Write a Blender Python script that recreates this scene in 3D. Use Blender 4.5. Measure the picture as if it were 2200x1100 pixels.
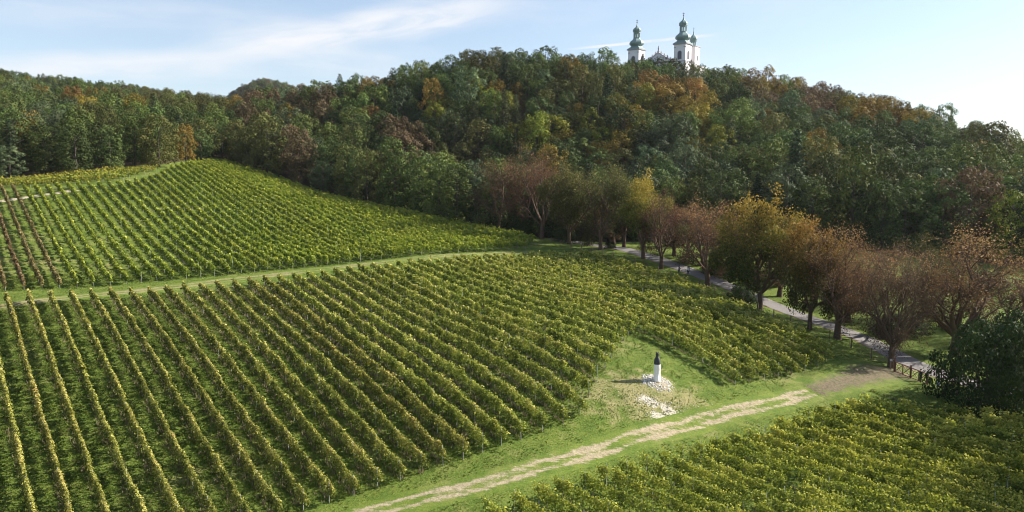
import bpy, bmesh, math, random
import numpy as np
from mathutils import Vector, Matrix
for _o in list(bpy.data.objects): bpy.data.objects.remove(_o)
SC = bpy.context.scene; COL = SC.collection
R = math.radians
rng = np.random.default_rng(7); random.seed(7)

# ------------------------------------------------------------------ camera
F = 1571.0; PITCH = math.atan(180 / F); CZ = 26.5
cam = bpy.data.cameras.new('camera'); cam_o = bpy.data.objects.new('camera', cam); COL.objects.link(cam_o)
cam.sensor_width = 36; cam.lens = 36 * F / 2200; cam.clip_start = .5; cam.clip_end = 9000
cam_o.location = (0, 0, CZ); cam_o.rotation_euler = (math.pi / 2 - PITCH, 0, 0)
SC.camera = cam_o

# ------------------------------------------------------------------ sky, sun, exposure
SUN_EL = R(30); SUN_AZ = R(13)            # azimuth measured from +X towards +Y
SUN = Vector((math.cos(SUN_AZ) * math.cos(SUN_EL), math.sin(SUN_AZ) * math.cos(SUN_EL), math.sin(SUN_EL)))
W = bpy.data.worlds.new('World'); SC.world = W; W.use_nodes = True
wn = W.node_tree; wn.nodes.clear()
def N(tree, typ, **kw):
    n = tree.nodes.new(typ)
    for k, v in kw.items():
        if k.startswith('i_'):
            key = k[2:]
            key = int(key) if key.isdigit() else key
            n.inputs[key].default_value = v
        else: setattr(n, k, v)
    return n
def M(tree, op, a, b=None, c=None, clamp=False):
    n = tree.nodes.new('ShaderNodeMath'); n.operation = op; n.use_clamp = clamp
    for i, s in enumerate((a, b, c)):
        if s is None: continue
        if isinstance(s, (int, float)): n.inputs[i].default_value = s
        else: tree.links.new(s, n.inputs[i])
    return n.outputs[0]
def VM(tree, op, a, b):
    n = tree.nodes.new('ShaderNodeVectorMath'); n.operation = op
    for i, s in enumerate((a, b)):
        if isinstance(s, (tuple, list, Vector)): n.inputs[i].default_value = s
        else: tree.links.new(s, n.inputs[i])
    return n.outputs['Value'] if op in ('DOT_PRODUCT', 'LENGTH') else n.outputs[0]
def MAPR(tree, v, a, b, c=0., d=1., smooth=True):
    n = tree.nodes.new('ShaderNodeMapRange'); n.interpolation_type = 'SMOOTHSTEP' if smooth else 'LINEAR'
    tree.links.new(v, n.inputs[0])
    for i, x in enumerate((a, b, c, d)): n.inputs[i + 1].default_value = x
    return n.outputs[0]
def NOISE(tree, vec, scale, detail=4., rough=.55, dist=0.):
    n = tree.nodes.new('ShaderNodeTexNoise'); tree.links.new(vec, n.inputs['Vector'])
    n.inputs['Scale'].default_value = scale; n.inputs['Detail'].default_value = detail
    n.inputs['Roughness'].default_value = rough; n.inputs['Distortion'].default_value = dist
    return n.outputs['Fac']
def MIX(tree, fac, a, b, blend='MIX'):
    n = tree.nodes.new('ShaderNodeMix'); n.data_type = 'RGBA'; n.blend_type = blend; n.clamp_factor = True
    if isinstance(fac, (int, float)): n.inputs[0].default_value = fac
    else: tree.links.new(fac, n.inputs[0])
    for i, s in ((6, a), (7, b)):
        if isinstance(s, (tuple, list)): n.inputs[i].default_value = (*s[:3], 1)
        else: tree.links.new(s, n.inputs[i])
    return n.outputs[2]
def RAMP(tree, v, stops):
    n = tree.nodes.new('ShaderNodeValToRGB'); tree.links.new(v, n.inputs[0]); e = n.color_ramp.elements
    while len(e) < len(stops): e.new(.5)
    for el, (p, c) in zip(e, stops): el.position = p; el.color = (*c, 1)
    return n.outputs[0]
def ray(px, py):
    cx = (px - 1100) / F; cy = -(py - 550) / F; cp, sp = math.cos(PITCH), math.sin(PITCH)
    return np.array([cx, cp + cy * sp, -sp + cy * cp])

sky = N(wn, 'ShaderNodeTexSky', sky_type='NISHITA', sun_disc=False, sun_elevation=SUN_EL,
        sun_rotation=math.atan2(SUN.x, SUN.y), altitude=250, air_density=1.0, dust_density=1.0, ozone_density=2.2)
tc = N(wn, 'ShaderNodeTexCoord').outputs['Generated']
def streak(ax, ay, bx, by, width, soft, ns, amt, mid_taper):
    """a cloud streak lying along the great circle through two sky directions"""
    a = Vector(ray(ax, ay)).normalized(); b = Vector(ray(bx, by)).normalized()
    n = a.cross(b).normalized(); c = (a + b).normalized(); t = n.cross(c).normalized()
    half = math.acos(max(-1, min(1, a.dot(b)))) / 2
    d = VM(wn, 'DOT_PRODUCT', tc, n); s = VM(wn, 'DOT_PRODUCT', tc, t)
    warp = M(wn, 'MULTIPLY', M(wn, 'SUBTRACT', NOISE(wn, tc, ns * .6, 3), .5), width * 1.3)
    d = M(wn, 'ABSOLUTE', M(wn, 'ADD', d, warp))
    band = MAPR(wn, d, width * soft, width, 1, 0)
    ends = MAPR(wn, M(wn, 'ABSOLUTE', s), half * mid_taper, half, 1, 0)
    front = MAPR(wn, VM(wn, 'DOT_PRODUCT', tc, c), 0, .3)
    # fibres: noise stretched along the streak
    cx = N(wn, 'ShaderNodeCombineXYZ')
    wn.links.new(M(wn, 'MULTIPLY', s, 5.), cx.inputs[0]); wn.links.new(M(wn, 'MULTIPLY', VM(wn, 'DOT_PRODUCT', tc, n), 26.), cx.inputs[1])
    fib = MAPR(wn, NOISE(wn, cx.outputs[0], ns * .22, 6, .6, .6), .14, .66)
    v = M(wn, 'MULTIPLY', M(wn, 'MULTIPLY', band, ends), M(wn, 'MULTIPLY', front, fib))
    return M(wn, 'MULTIPLY', v, amt)
def veil():
    mp = N(wn, 'ShaderNodeMapping'); wn.links.new(tc, mp.inputs[0])
    mp.inputs['Rotation'].default_value = (R(8), R(-14), R(10)); mp.inputs['Scale'].default_value = (1.3, 1.3, 6.5)
    a = MAPR(wn, NOISE(wn, mp.outputs[0], 1.7, 8, .58, .5), .42, .78)
    return M(wn, 'MULTIPLY', a, .55)
cl = veil()
for args in ((330, 135, 1180, -12, .03, .1, 9, 1., .4), (-150, 150, 620, 138, .024, .1, 7, .85, .4),
             (380, 70, 960, 160, .03, .1, 8, .5, .3), (1200, 108, 1560, 72, .0026, .2, 20, 1., .5), (-260, -10, 760, 60, .03, .1, 8, .3, .4)):
    s_ = streak(*args); cl = M(wn, 'SUBTRACT', 1, M(wn, 'MULTIPLY', M(wn, 'SUBTRACT', 1, cl), M(wn, 'SUBTRACT', 1, s_)))
sep = N(wn, 'ShaderNodeSeparateXYZ'); wn.links.new(tc, sep.inputs[0])
hz = MAPR(wn, sep.outputs[2], -.02, .5, .4, .04)            # milky air low over the horizon
base = MIX(wn, hz, sky.outputs[0], (4.2, 4.55, 5.0))
skyc = MIX(wn, cl, base, (4.9, 5.0, 5.25))
bg = N(wn, 'ShaderNodeBackground'); wn.links.new(skyc, bg.inputs[0]); bg.inputs[1].default_value = .082
wn.links.new(bg.outputs[0], N(wn, 'ShaderNodeOutputWorld').inputs[0])

sl = bpy.data.lights.new('sun', 'SUN'); sl.energy = 5.0; sl.angle = R(.53); sl.color = (1, .945, .86)
so = bpy.data.objects.new('sun', sl); COL.objects.link(so)
so.rotation_euler = (-SUN).to_track_quat('-Z', 'Y').to_euler(); so.location = (300, 40, 220)
SC.view_settings.view_transform = 'Standard'; SC.view_settings.look = 'None'
SC.view_settings.exposure = 1.22; SC.view_settings.gamma = 1; SC.view_settings.use_curve_mapping = False

SC.cycles.filter_width = 1.0; SC.cycles.max_bounces = 4; SC.cycles.diffuse_bounces = 2; SC.cycles.glossy_bounces = 1; SC.cycles.transmission_bounces = 3

# ------------------------------------------------------------------ tagging helpers
def tag(o, label=None, cat=None, group=None, kind=None):
    for k, v in (('label', label), ('category', cat), ('group', group), ('kind', kind)):
        if v: o[k] = v
    return o
def link(name, data, parent=None, loc=(0, 0, 0), rz=0., sc=None):
    o = bpy.data.objects.new(name, data); COL.objects.link(o); o.location = loc; o.rotation_euler = (0, 0, rz)
    if sc is not None: o.scale = sc if hasattr(sc, '__len__') else (sc, sc, sc)
    if parent: o.parent = parent
    return o
def np_mesh(name, v, f, mat=None, attrs=None, smooth=False, mat_idx=None):
    """mesh from numpy arrays; f is (n,3) or (n,4)"""
    me = bpy.data.meshes.new(name); v = np.asarray(v, np.float32); f = np.asarray(f, np.int32); k = f.shape[1]
    me.vertices.add(len(v)); me.vertices.foreach_set('co', v.ravel())
    me.loops.add(f.size); me.loops.foreach_set('vertex_index', f.ravel())
    me.polygons.add(len(f)); me.polygons.foreach_set('loop_start', np.arange(0, f.size, k, dtype=np.int32))
    if smooth: me.polygons.foreach_set('use_smooth', np.ones(len(f), bool))
    for m in (mat if isinstance(mat, (list, tuple)) else [mat]):
        if m: me.materials.append(m)
    if mat_idx is not None: me.polygons.foreach_set('material_index', np.asarray(mat_idx, np.int32))
    for n, a in (attrs or {}).items():
        at = me.attributes.new(n, 'FLOAT', 'POINT'); at.data.foreach_set('value', np.asarray(a, np.float32))
    me.update(calc_edges=True)
    return me
ONES = ['', 'first', 'second', 'third', 'fourth', 'fifth', 'sixth', 'seventh', 'eighth', 'ninth', 'tenth', 'eleventh', 'twelfth', 'thirteenth',
        'fourteenth', 'fifteenth', 'sixteenth', 'seventeenth', 'eighteenth', 'nineteenth']
TENS = ['', '', 'twent', 'thirt', 'fort', 'fift', 'sixt']
def ordinal(n):
    if n < 20: return ONES[n]
    t, o = divmod(n, 10)
    return TENS[t] + ('ieth' if o == 0 else 'y-' + ONES[o])

# ------------------------------------------------------------------ terrain: a smooth hill surveyed at a set of points
def at_depth(px, py, D):
    d = ray(px, py); t = D / d[1]; return d[0] * t, D, d[2] * t
SURVEY = [(850,1095,55.5),(1300,965,68),(1500,905,76.5),(1700,860,84.5),(1850,812,93),(1960,815,95),(2040,815,97),
(2200,1100,57.5),(2200,920,77.5),(1500,1100,57),(1150,1090,56),
(655,1070,57),(118,1100,54),(28,670,101),(70,870,73),(300,1090,55),(400,800,82),
(480,622,124),(700,590,138),(900,565,152),(1150,552,170),(1260,540,182),
(20,650,106),(480,605,130),(900,552,158),(1150,538,178),
(800,800,84),(1000,700,104),(1250,900,72),(1410,822,81),(1340,712,99),(1590,828,85),(1800,772,98),(1500,650,125),
(1930,797,99.5),(1808,729,112.5),(1640,667,130),(1525,618,145),(1420,578,160),(1290,536,181),(1165,512,202),
(149,626,118),(97,520,146),(44,414,187),(0,395,207),(200,384,215),(370,362,240),(430,351,268),(480,349,290),
(600,386,276),(700,421,262),(800,446,245),(900,466,231),(1000,487,216),(1080,502,208),
(400,480,176),(600,480,190),(800,500,193),(400,560,144),(700,540,166)]
SPOTS = [(-20,268,-17),(8,238,-21),(25,222,-21),(-45,300,3),(-75,328,10),  # closing pair raises hidden ground so its wood shades the vine crest
(60,190,-18.5),(110,185,-22),(150,185,-22.5),(90,120,-26),(130,110,-27),(75,100,-27),(75,140,-24.5),(60,165,-21),
(150,60,-28),(60,40,-27),(0,30,-26.5),(-50,30,-27),(-120,60,-24),(-150,120,-14),(30,45,-26.8),
(-170,190,0),(-250,260,16),
]
RIDGE = [(480,188,390),(620,182,380),(760,160,365),(900,135,355),(1000,105,355),(1150,98,385),(1250,115,410),(1340,128,425),(1560,150,425),(1700,165,400),(1850,190,390),(2000,240,375),(2200,295,355)]
def survey():
    P = [at_depth(*a) for a in SURVEY] + SPOTS
    for px, py, D in RIDGE:
        x, y, z = at_depth(px, py, D); z -= float(np.interp(px, [480, 800, 900, 1250, 1400], [18.5, 19, 21, 20.5, 18.5])); P.append((x, y, z)); s = (D + 110) / D; P.append((x * s, y * s, z - 16))
    P += [(90, 440, 54.5), (110, 470, 54), (125, 520, 42)]
    for px, py, D in [(0, 152, 600), (180, 172, 610), (300, 192, 640), (430, 205, 640)]:
        x, y, z = at_depth(px, py, D); P.append((x, y, z - 14)); P.append((x * 1.35, y * 1.35, z - 40))
    P += [(-190, 400, 28), (-120, 420, 26), (-300, 420, 38), (-420, 600, 70)]
    return np.array(P)
_P = survey(); _XY = _P[:, :2] / 100.
def _solve():
    n = len(_P); d = np.linalg.norm(_XY[:, None] - _XY[None], axis=-1)
    A = np.zeros((n + 3, n + 3)); A[:n, :n] = np.where(d > 0, d * d * np.log(d + 1e-12), 0) + 2e-3 * np.eye(n)
    A[:n, n] = 1; A[:n, n + 1:] = _XY; A[n:, :n] = A[:n, n:].T
    return np.linalg.solve(A, np.r_[_P[:, 2], 0, 0, 0])
_W = _solve()
def sstep(x, a, b):
    t = np.clip((x - a) / (b - a), 0, 1); return t * t * (3 - 2 * t)
FARHILLS = [(-640, 1200, 190, 152), (-385, 1180, 95, 158), (-1000, 1000, 260, 100)]
def H(x, y):
    x = np.asarray(x, float); y = np.asarray(y, float); q = np.stack([x.ravel(), y.ravel()], -1)
    out = np.empty(len(q)); n = len(_XY); p = q / 100.
    for i in range(0, len(q), 20000):
        s = p[i:i + 20000]; d2 = ((s[:, None] - _XY[None]) ** 2).sum(-1)
        out[i:i + 20000] = .5 * (d2 * np.log(d2 + 1e-14)) @ _W[:n] + _W[n] + s @ _W[n + 1:]
    r = np.hypot(q[:, 0], q[:, 1] - 250)
    f = sstep(r, 640, 1000); out = np.clip(out, -60, 110) * (1 - f) + f * -28.
    for cx, cy, s, h in FARHILLS:
        out = np.maximum(out, -28 + h * np.exp(-((q[:, 0] - cx) ** 2 + (q[:, 1] - cy) ** 2) / (2 * s * s)))
    return (out + CZ).reshape(x.shape)
def h1(x, y): return float(H(np.array([x]), np.array([y]))[0])
UD = np.array([.79, .61]); UD = UD / np.linalg.norm(UD); VD = np.array([-UD[1], UD[0]])   # along / up the vine rows
def uv2xy(u, v): return u * UD[0] + v * VD[0], u * UD[1] + v * VD[1]
def xy2uv(x, y): return x * UD[0] + y * UD[1], x * VD[0] + y * VD[1]
def cast(px, py, h=0.):
    """the point of the hillside seen in direction (px, py)"""
    d = ray(px, py); d = d / d[1]; D = np.linspace(40, 700, 3301); g = H(d[0] * D, D) + h; z = CZ + d[2] * D
    i = int(np.argmax(g > z)); return d[0] * D[i], D[i], float(g[i] - h)
def project(x, y, z):
    cp, sp = math.cos(PITCH), math.sin(PITCH); zz = np.asarray(z) - CZ
    dep = y * cp - zz * sp; up = y * sp + zz * cp
    return 1100 + F * x / dep, 550 - F * up / dep, dep

# ------------------------------------------------------------------ materials
def mat(name):
    m = bpy.data.materials.new(name); m.use_nodes = True; t = m.node_tree; t.nodes.clear(); return m, t
def finish(t, shader, disp=None):
    o = N(t, 'ShaderNodeOutputMaterial'); t.links.new(shader, o.inputs[0])
def principled(t, col, rough=.8, spec=.3, metal=0., normal=None):
    b = N(t, 'ShaderNodeBsdfPrincipled')
    if isinstance(col, (tuple, list)): b.inputs['Base Color'].default_value = (*col, 1)
    else: t.links.new(col, b.inputs['Base Color'])
    if isinstance(rough, (int, float)): b.inputs['Roughness'].default_value = rough
    else: t.links.new(rough, b.inputs['Roughness'])
    b.inputs['Specular IOR Level'].default_value = spec; b.inputs['Metallic'].default_value = metal
    if normal is not None: t.links.new(normal, b.inputs['Normal'])
    return b.outputs[0]
def bump(t, h, dist, strength=1.):
    n = N(t, 'ShaderNodeBump'); t.links.new(h, n.inputs['Height']); n.inputs['Distance'].default_value = dist; n.inputs['Strength'].default_value = strength
    return n.outputs[0]
def simple(name, col, rough=.7, spec=.3, var=.25, scale=3., metal=0., bumpd=0.):
    m, t = mat(name); p = N(t, 'ShaderNodeTexCoord').outputs['Object']
    n = NOISE(t, p, scale, 5, .6)
    c = MIX(t, n, tuple(x * (1 - var) for x in col), tuple(min(1, x * (1 + var)) for x in col))
    finish(t, principled(t, c, rough, spec, metal, bump(t, n, bumpd) if bumpd else None)); return m
def leafmat(name, stops, transl=.2, val=.42, rough=.7, hue=.02, worldn=None, spec=.1, glow=None):
    """leaves: colour from a per-leaf value, shifted a little from tree to tree"""
    m, t = mat(name)
    r = N(t, 'ShaderNodeAttribute', attribute_name='r').outputs['Fac']
    if worldn:
        pos = N(t, 'ShaderNodeNewGeometry').outputs['Position']
        n = NOISE(t, pos, worldn[0], 4, .6); r = M(t, 'ADD', M(t, 'MULTIPLY', r, worldn[1]), M(t, 'MULTIPLY', MAPR(t, n, .3, .7), 1 - worldn[1]))
    c = RAMP(t, r, stops)
    oi = N(t, 'ShaderNodeObjectInfo').outputs['Random']
    hs = N(t, 'ShaderNodeHueSaturation'); t.links.new(c, hs.inputs['Color'])
    t.links.new(MAPR(t, oi, 0, 1, .5 - hue, .5 + hue, False), hs.inputs['Hue'])
    o2 = M(t, 'FRACT', M(t, 'MULTIPLY', oi, 7.31))
    t.links.new(MAPR(t, o2, 0, 1, 1 - val, 1 + val, False), hs.inputs['Value'])
    hs.inputs['Saturation'].default_value = 1.
    d = principled(t, hs.outputs[0], rough, spec)
    tr = N(t, 'ShaderNodeBsdfTranslucent'); t.links.new(MIX(t, 1., hs.outputs[0], glow, 'MULTIPLY') if glow else hs.outputs[0], tr.inputs[0])
    mx = N(t, 'ShaderNodeMixShader'); mx.inputs[0].default_value = transl
    t.links.new(d, mx.inputs[1]); t.links.new(tr.outputs[0], mx.inputs[2]); finish(t, mx.outputs[0]); return m
def S4(a, b, c, d): return [(0, a), (.35, b), (.7, c), (1, d)]
BARK = simple('bark', (.075, .06, .047), .9, .15, .45, 6, bumpd=.05)
BARK_WARM = simple('warm_bark', (.1, .066, .046), .9, .12, .4, 6, bumpd=.04)
BARK_PALE = simple('pale_bark', (.15, .11, .085), .9, .15, .4, 6, bumpd=.05)
VSTEM = simple('vine_stem', (.09, .07, .05), .9, .15, .3, 8)
POSTM = simple('galvanised_post', (.36, .36, .35), .5, .4, .15, 5)
LEAF = {
 'dark':   leafmat('leaf_dark_green', S4((.028, .042, .013), (.054, .077, .022), (.09, .118, .032), (.15, .175, .05))),
 'mid':    leafmat('leaf_mid_green', S4((.038, .056, .014), (.076, .104, .024), (.12, .152, .034), (.185, .21, .052))),
 'blue':   leafmat('leaf_grey_green', S4((.038, .055, .026), (.068, .092, .042), (.11, .138, .062), (.175, .2, .095))),
 'olive':  leafmat('leaf_olive', S4((.045, .048, .014), (.085, .088, .024), (.12, .12, .032), (.165, .15, .045))),
 'ygreen': leafmat('leaf_yellow_green', S4((.06, .075, .012), (.12, .14, .018), (.19, .2, .026), (.3, .28, .04))),
 'ochre':  leafmat('leaf_ochre', S4((.075, .058, .012), (.15, .11, .02), (.24, .17, .03), (.36, .25, .045))),
 'orange': leafmat('leaf_orange', S4((.085, .052, .016), (.16, .1, .026), (.25, .15, .038), (.35, .225, .055))),
 'rust':   leafmat('leaf_rust', S4((.072, .038, .021), (.132, .065, .034), (.205, .1, .046), (.31, .17, .078))),
 'brown':  leafmat('leaf_brown', S4((.06, .042, .02), (.105, .074, .036), (.16, .112, .055), (.23, .17, .085))),
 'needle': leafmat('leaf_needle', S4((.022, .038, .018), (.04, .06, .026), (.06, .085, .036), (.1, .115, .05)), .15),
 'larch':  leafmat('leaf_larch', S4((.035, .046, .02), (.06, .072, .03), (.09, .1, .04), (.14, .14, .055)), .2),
}
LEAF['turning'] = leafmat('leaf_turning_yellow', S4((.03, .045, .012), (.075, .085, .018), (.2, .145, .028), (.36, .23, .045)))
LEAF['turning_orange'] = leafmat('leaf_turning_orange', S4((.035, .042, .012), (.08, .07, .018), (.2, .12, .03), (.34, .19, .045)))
LEAF['shaded_green'] = leafmat('leaf_shaded_green', S4((.014, .022, .008), (.026, .04, .011), (.04, .056, .015), (.065, .085, .024)))  # darker copy of the dark green, its backlit shade put in the colour
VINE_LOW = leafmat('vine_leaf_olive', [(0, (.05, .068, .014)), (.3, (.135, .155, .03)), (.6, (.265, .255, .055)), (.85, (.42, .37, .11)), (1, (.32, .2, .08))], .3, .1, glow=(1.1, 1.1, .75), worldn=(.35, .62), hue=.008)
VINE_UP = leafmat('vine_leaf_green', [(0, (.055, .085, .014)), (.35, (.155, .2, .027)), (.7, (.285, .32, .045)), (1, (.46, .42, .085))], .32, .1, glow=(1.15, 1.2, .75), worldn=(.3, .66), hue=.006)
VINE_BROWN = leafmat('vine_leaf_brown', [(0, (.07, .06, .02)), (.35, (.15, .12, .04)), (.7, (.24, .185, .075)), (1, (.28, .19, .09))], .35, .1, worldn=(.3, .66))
VINE_RIGHT = leafmat('vine_leaf_yellow_green', [(0, (.045, .07, .012)), (.35, (.16, .195, .027)), (.65, (.37, .37, .06)), (1, (.6, .53, .13))], .28, .1, glow=(1.15, 1.2, .75), worldn=(.3, .66), hue=.006)  # upper stops hold the sunlit colour of the row tops
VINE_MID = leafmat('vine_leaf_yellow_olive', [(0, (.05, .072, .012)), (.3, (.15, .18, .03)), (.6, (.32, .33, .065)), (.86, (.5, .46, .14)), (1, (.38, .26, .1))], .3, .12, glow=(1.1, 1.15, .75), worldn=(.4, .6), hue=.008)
VINE_EDGE = leafmat('vine_leaf_yellow', [(0, (.09, .11, .015)), (.4, (.2, .22, .03)), (1, (.36, .34, .05))], .35, .1)

def grass_nodes(t):
    """turf colour in world space, shared by the ground and the worn edges of the tracks; returns (colour, height)"""
    pos = N(t, 'ShaderNodeNewGeometry').outputs['Position']
    big = NOISE(t, pos, .06, 4, .6); mid = NOISE(t, pos, .55, 5, .62); fine = NOISE(t, pos, 4.2, 4, .7); vf = NOISE(t, pos, 14., 3, .7)
    v = M(t, 'ADD', M(t, 'MULTIPLY', mid, .42), M(t, 'ADD', M(t, 'MULTIPLY', fine, .36), M(t, 'MULTIPLY', vf, .22)))
    c = RAMP(t, v, [(.28, (.045, .075, .012)), (.45, (.09, .135, .02)), (.58, (.15, .185, .034)), (.72, (.22, .225, .06))])
    dry = M(t, 'MULTIPLY', MAPR(t, big, .5, .68), MAPR(t, mid, .42, .62))
    c = MIX(t, M(t, 'MULTIPLY', dry, .6), c, (.26, .225, .1))
    h = M(t, 'ADD', M(t, 'MULTIPLY', fine, .7), M(t, 'MULTIPLY', vf, .3))
    return pos, c, h, mid, fine
def ground_mat():
    m, t = mat('hillside_turf'); pos, c, h, mid, fine = grass_nodes(t)
    at = lambda n: N(t, 'ShaderNodeAttribute', attribute_name=n).outputs['Fac']
    # scuffed, dry turf round the statue
    bare = M(t, 'ADD', at('bare'), M(t, 'MULTIPLY', M(t, 'SUBTRACT', mid, .5), 2.2))
    c = MIX(t, M(t, 'MULTIPLY', MAPR(t, bare, .35, 1.), .7), c, MIX(t, fine, (.27, .23, .1), (.36, .29, .16)))
    # chalky patches below the statue
    ch = M(t, 'ADD', at('row'), M(t, 'MULTIPLY', M(t, 'SUBTRACT', NOISE(t, pos, 1.3, 6, .7), .5), 2.4))
    c = MIX(t, M(t, 'MULTIPLY', MAPR(t, ch, .55, .95), .85), c, MIX(t, fine, (.4, .35, .26), (.6, .55, .46)))
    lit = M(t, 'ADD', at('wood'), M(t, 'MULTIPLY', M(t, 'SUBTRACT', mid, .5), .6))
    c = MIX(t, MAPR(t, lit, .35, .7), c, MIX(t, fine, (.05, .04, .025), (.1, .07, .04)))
    finish(t, principled(t, c, .9, .12, 0, bump(t, h, .22, .9))); return m
def track_mat(name, colA, colB, thr, rut=.0, stones=0.):
    m, t = mat(name); pos, c, h, mid, fine = grass_nodes(t)
    a = N(t, 'ShaderNodeAttribute', attribute_name='wear').outputs['Fac']
    mp = N(t, 'ShaderNodeMapping'); t.links.new(pos, mp.inputs[0]); mp.inputs['Rotation'].default_value = (0, 0, -math.atan2(UD[1], UD[0]))
    mp.inputs['Scale'].default_value = (.42, 2.0, 1)
    st = NOISE(t, mp.outputs[0], 1.3, 6, .68, .4)
    s2 = NOISE(t, pos, 1.9, 6, .7)
    w = M(t, 'ADD', M(t, 'ADD', a, M(t, 'MULTIPLY', M(t, 'SUBTRACT', st, .5), 2.0)), M(t, 'MULTIPLY', M(t, 'SUBTRACT', s2, .5), 1.3))
    f = M(t, 'MULTIPLY', MAPR(t, w, thr - .16, thr + .42), .9)
    soil = MIX(t, MAPR(t, M(t, 'ADD', M(t, 'MULTIPLY', fine, .5), M(t, 'MULTIPLY', s2, .5)), .32, .66), colA, colB)
    c = MIX(t, f, c, soil)
    finish(t, principled(t, c, .9, .12, 0, bump(t, h, .12, .8))); return m

# ------------------------------------------------------------------ the ground sheet
def spaced(lo, hi, step, far, grow=1.12):
    a = list(np.arange(lo, hi + .01, step)); s = step; x = a[-1]; y = a[0]; up = []; dn = []
    while x < far[1]: s *= grow; x += s; up.append(x)
    s = step
    while y > far[0]: s *= grow; y -= s; dn.append(y)
    return np.array(dn[::-1] + a + up)
V_LO = 48.; V_MID = 133.5                      # the two tracks run along the slope at these v
def fan(ut, v):                               # rows of the lower block draw together downhill
    k = np.interp(ut, [0, 50, 75, 100, 130], [.19, .19, .10, .06, .04])
    return ut - (ut - 4) * k * (126 - v) / 70
LOW_UT = [6. + 2.66 * k for k in range(-3, 43)]
def low_bottom(u):
    return float(np.interp(u, [0, 20, 48, 50, 71.5, 72.6, 92, 96, 112, 118], [52.5, 53.5, 53, 53.5, 68, 51, 50, 52, 92, 112]))
UP_U = [13.8 + 2.45 * k for k in range(-5, 45)]
UPTOP = ([0, 40, 50, 59, 74, 87, 100, 107, 113, 118, 121, 125], [228, 231, 240, 256, 280, 297, 270, 246, 220, 200, 178, 160])
RIGHT_U = [31. + 2.45 * k for k in range(0, 25)]
def make_ground():
    xs = np.unique(np.r_[spaced(-130, 165, 1.25, (-2600, 2600)), np.arange(-10, 40, .5)]); ys = np.unique(np.r_[spaced(42, 250, 1.25, (-900, 4200)), np.arange(60, 95, .5)])
    X, Y = np.meshgrid(xs, ys); Z = H(X, Y)
    near = sstep(np.hypot(X, Y - 110), 260, 150)
    Z = Z + near * (rng.normal(0, .025, Z.shape))
    nx, ny = len(xs), len(ys); I = np.arange(nx * ny).reshape(ny, nx)
    q = np.stack([I[:-1, :-1], I[:-1, 1:], I[1:, 1:], I[1:, :-1]], -1).reshape(-1, 4)
    U, V = xy2uv(X, Y)
    sx, sy, _ = STATUE
    bare = np.exp(-(((X - sx + 1) / 7.) ** 2 + ((Y - sy + 3) / 6.) ** 2)) * .75 + .35 * np.exp(-(((U - 55) / 14.) ** 2 + ((V - 54) / 6.) ** 2))
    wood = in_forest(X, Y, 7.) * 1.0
    row = np.zeros_like(X)
    for cx_, cy_ in ((1388, 860), (1400, 866), (1432, 878), (1412, 893), (1440, 886)):
        q_ = cast(cx_, cy_); row = np.maximum(row, 1.3 * np.exp(-((X - q_[0]) ** 2 + (Y - q_[1]) ** 2) / 1.1))
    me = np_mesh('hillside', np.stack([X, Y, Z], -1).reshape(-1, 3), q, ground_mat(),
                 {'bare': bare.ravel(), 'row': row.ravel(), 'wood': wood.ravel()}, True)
    return tag(link('hillside', me), 'green vineyard hillside rising to a wooded hill', None, None, 'structure')
def ribbon(name, pts, half, m, label, lift=.05, nx=9, step=1., profile=None):
    """a strip of track or road lying on the hillside along a polyline of (x, y)"""
    p = np.array(pts, float); d = np.r_[0, np.cumsum(np.hypot(*np.diff(p, axis=0).T))]
    s = np.arange(0, d[-1], step); c = np.stack([np.interp(s, d, p[:, 0]), np.interp(s, d, p[:, 1])], -1)
    for _ in range(6):
        c[1:-1] = (c[:-2] + 2 * c[1:-1] + c[2:]) / 4
    t = np.gradient(c, axis=0); t /= np.linalg.norm(t, axis=1)[:, None]; nrm = np.stack([t[:, 1], -t[:, 0]], -1)
    w = np.linspace(-1, 1, nx); P = c[:, None] + nrm[:, None] * (w[None, :] * (half(s / s[-1])[:, None] if callable(half) else half))[..., None]
    Z = H(P[..., 0], P[..., 1]) + lift - (lift + .06) * (np.abs(w) > .99)[None, :]; Z[0] -= lift + .06; Z[-1] -= lift + .06
    I = np.arange(len(s) * nx).reshape(len(s), nx)
    q = np.stack([I[:-1, :-1], I[:-1, 1:], I[1:, 1:], I[1:, :-1]], -1).reshape(-1, 4)
    wear = profile(w, s[:, None] / s[-1]) if profile else np.ones((len(s), nx))
    wear = np.broadcast_to(wear, (len(s), nx))
    me = np_mesh(name, np.concatenate([P, Z[..., None]], -1).reshape(-1, 3), q, m, {'wear': np.ascontiguousarray(wear).ravel()}, True)
    return tag(link(name, me), label, None, None, 'structure')
_vt_u = np.array([-300, -40, 12, 34, 59, 74, 87, 100, 107, 113, 118, 121, 125, 128]); _vt_v = np.array([240, 248, 254, 254, 262, 286, 305, 279, 254, 228, 207, 185, 168, 150])
def in_forest(x, y, back=0.):
    x = np.asarray(x, float); y = np.asarray(y, float); u, v = xy2uv(x, y)
    vt = np.interp(u, _vt_u, _vt_v) - 1 + back
    yf = np.interp(x, [3, 40, 80, 120, 170, 260, 400], [211, 205, 194, 180, 165, 150, 140])
    a = (u <= 126) & (v > vt); b = (u > 126) & (y > yf)
    return a | b
STATUE = cast(1411, 822)
ground = make_ground()

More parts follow.
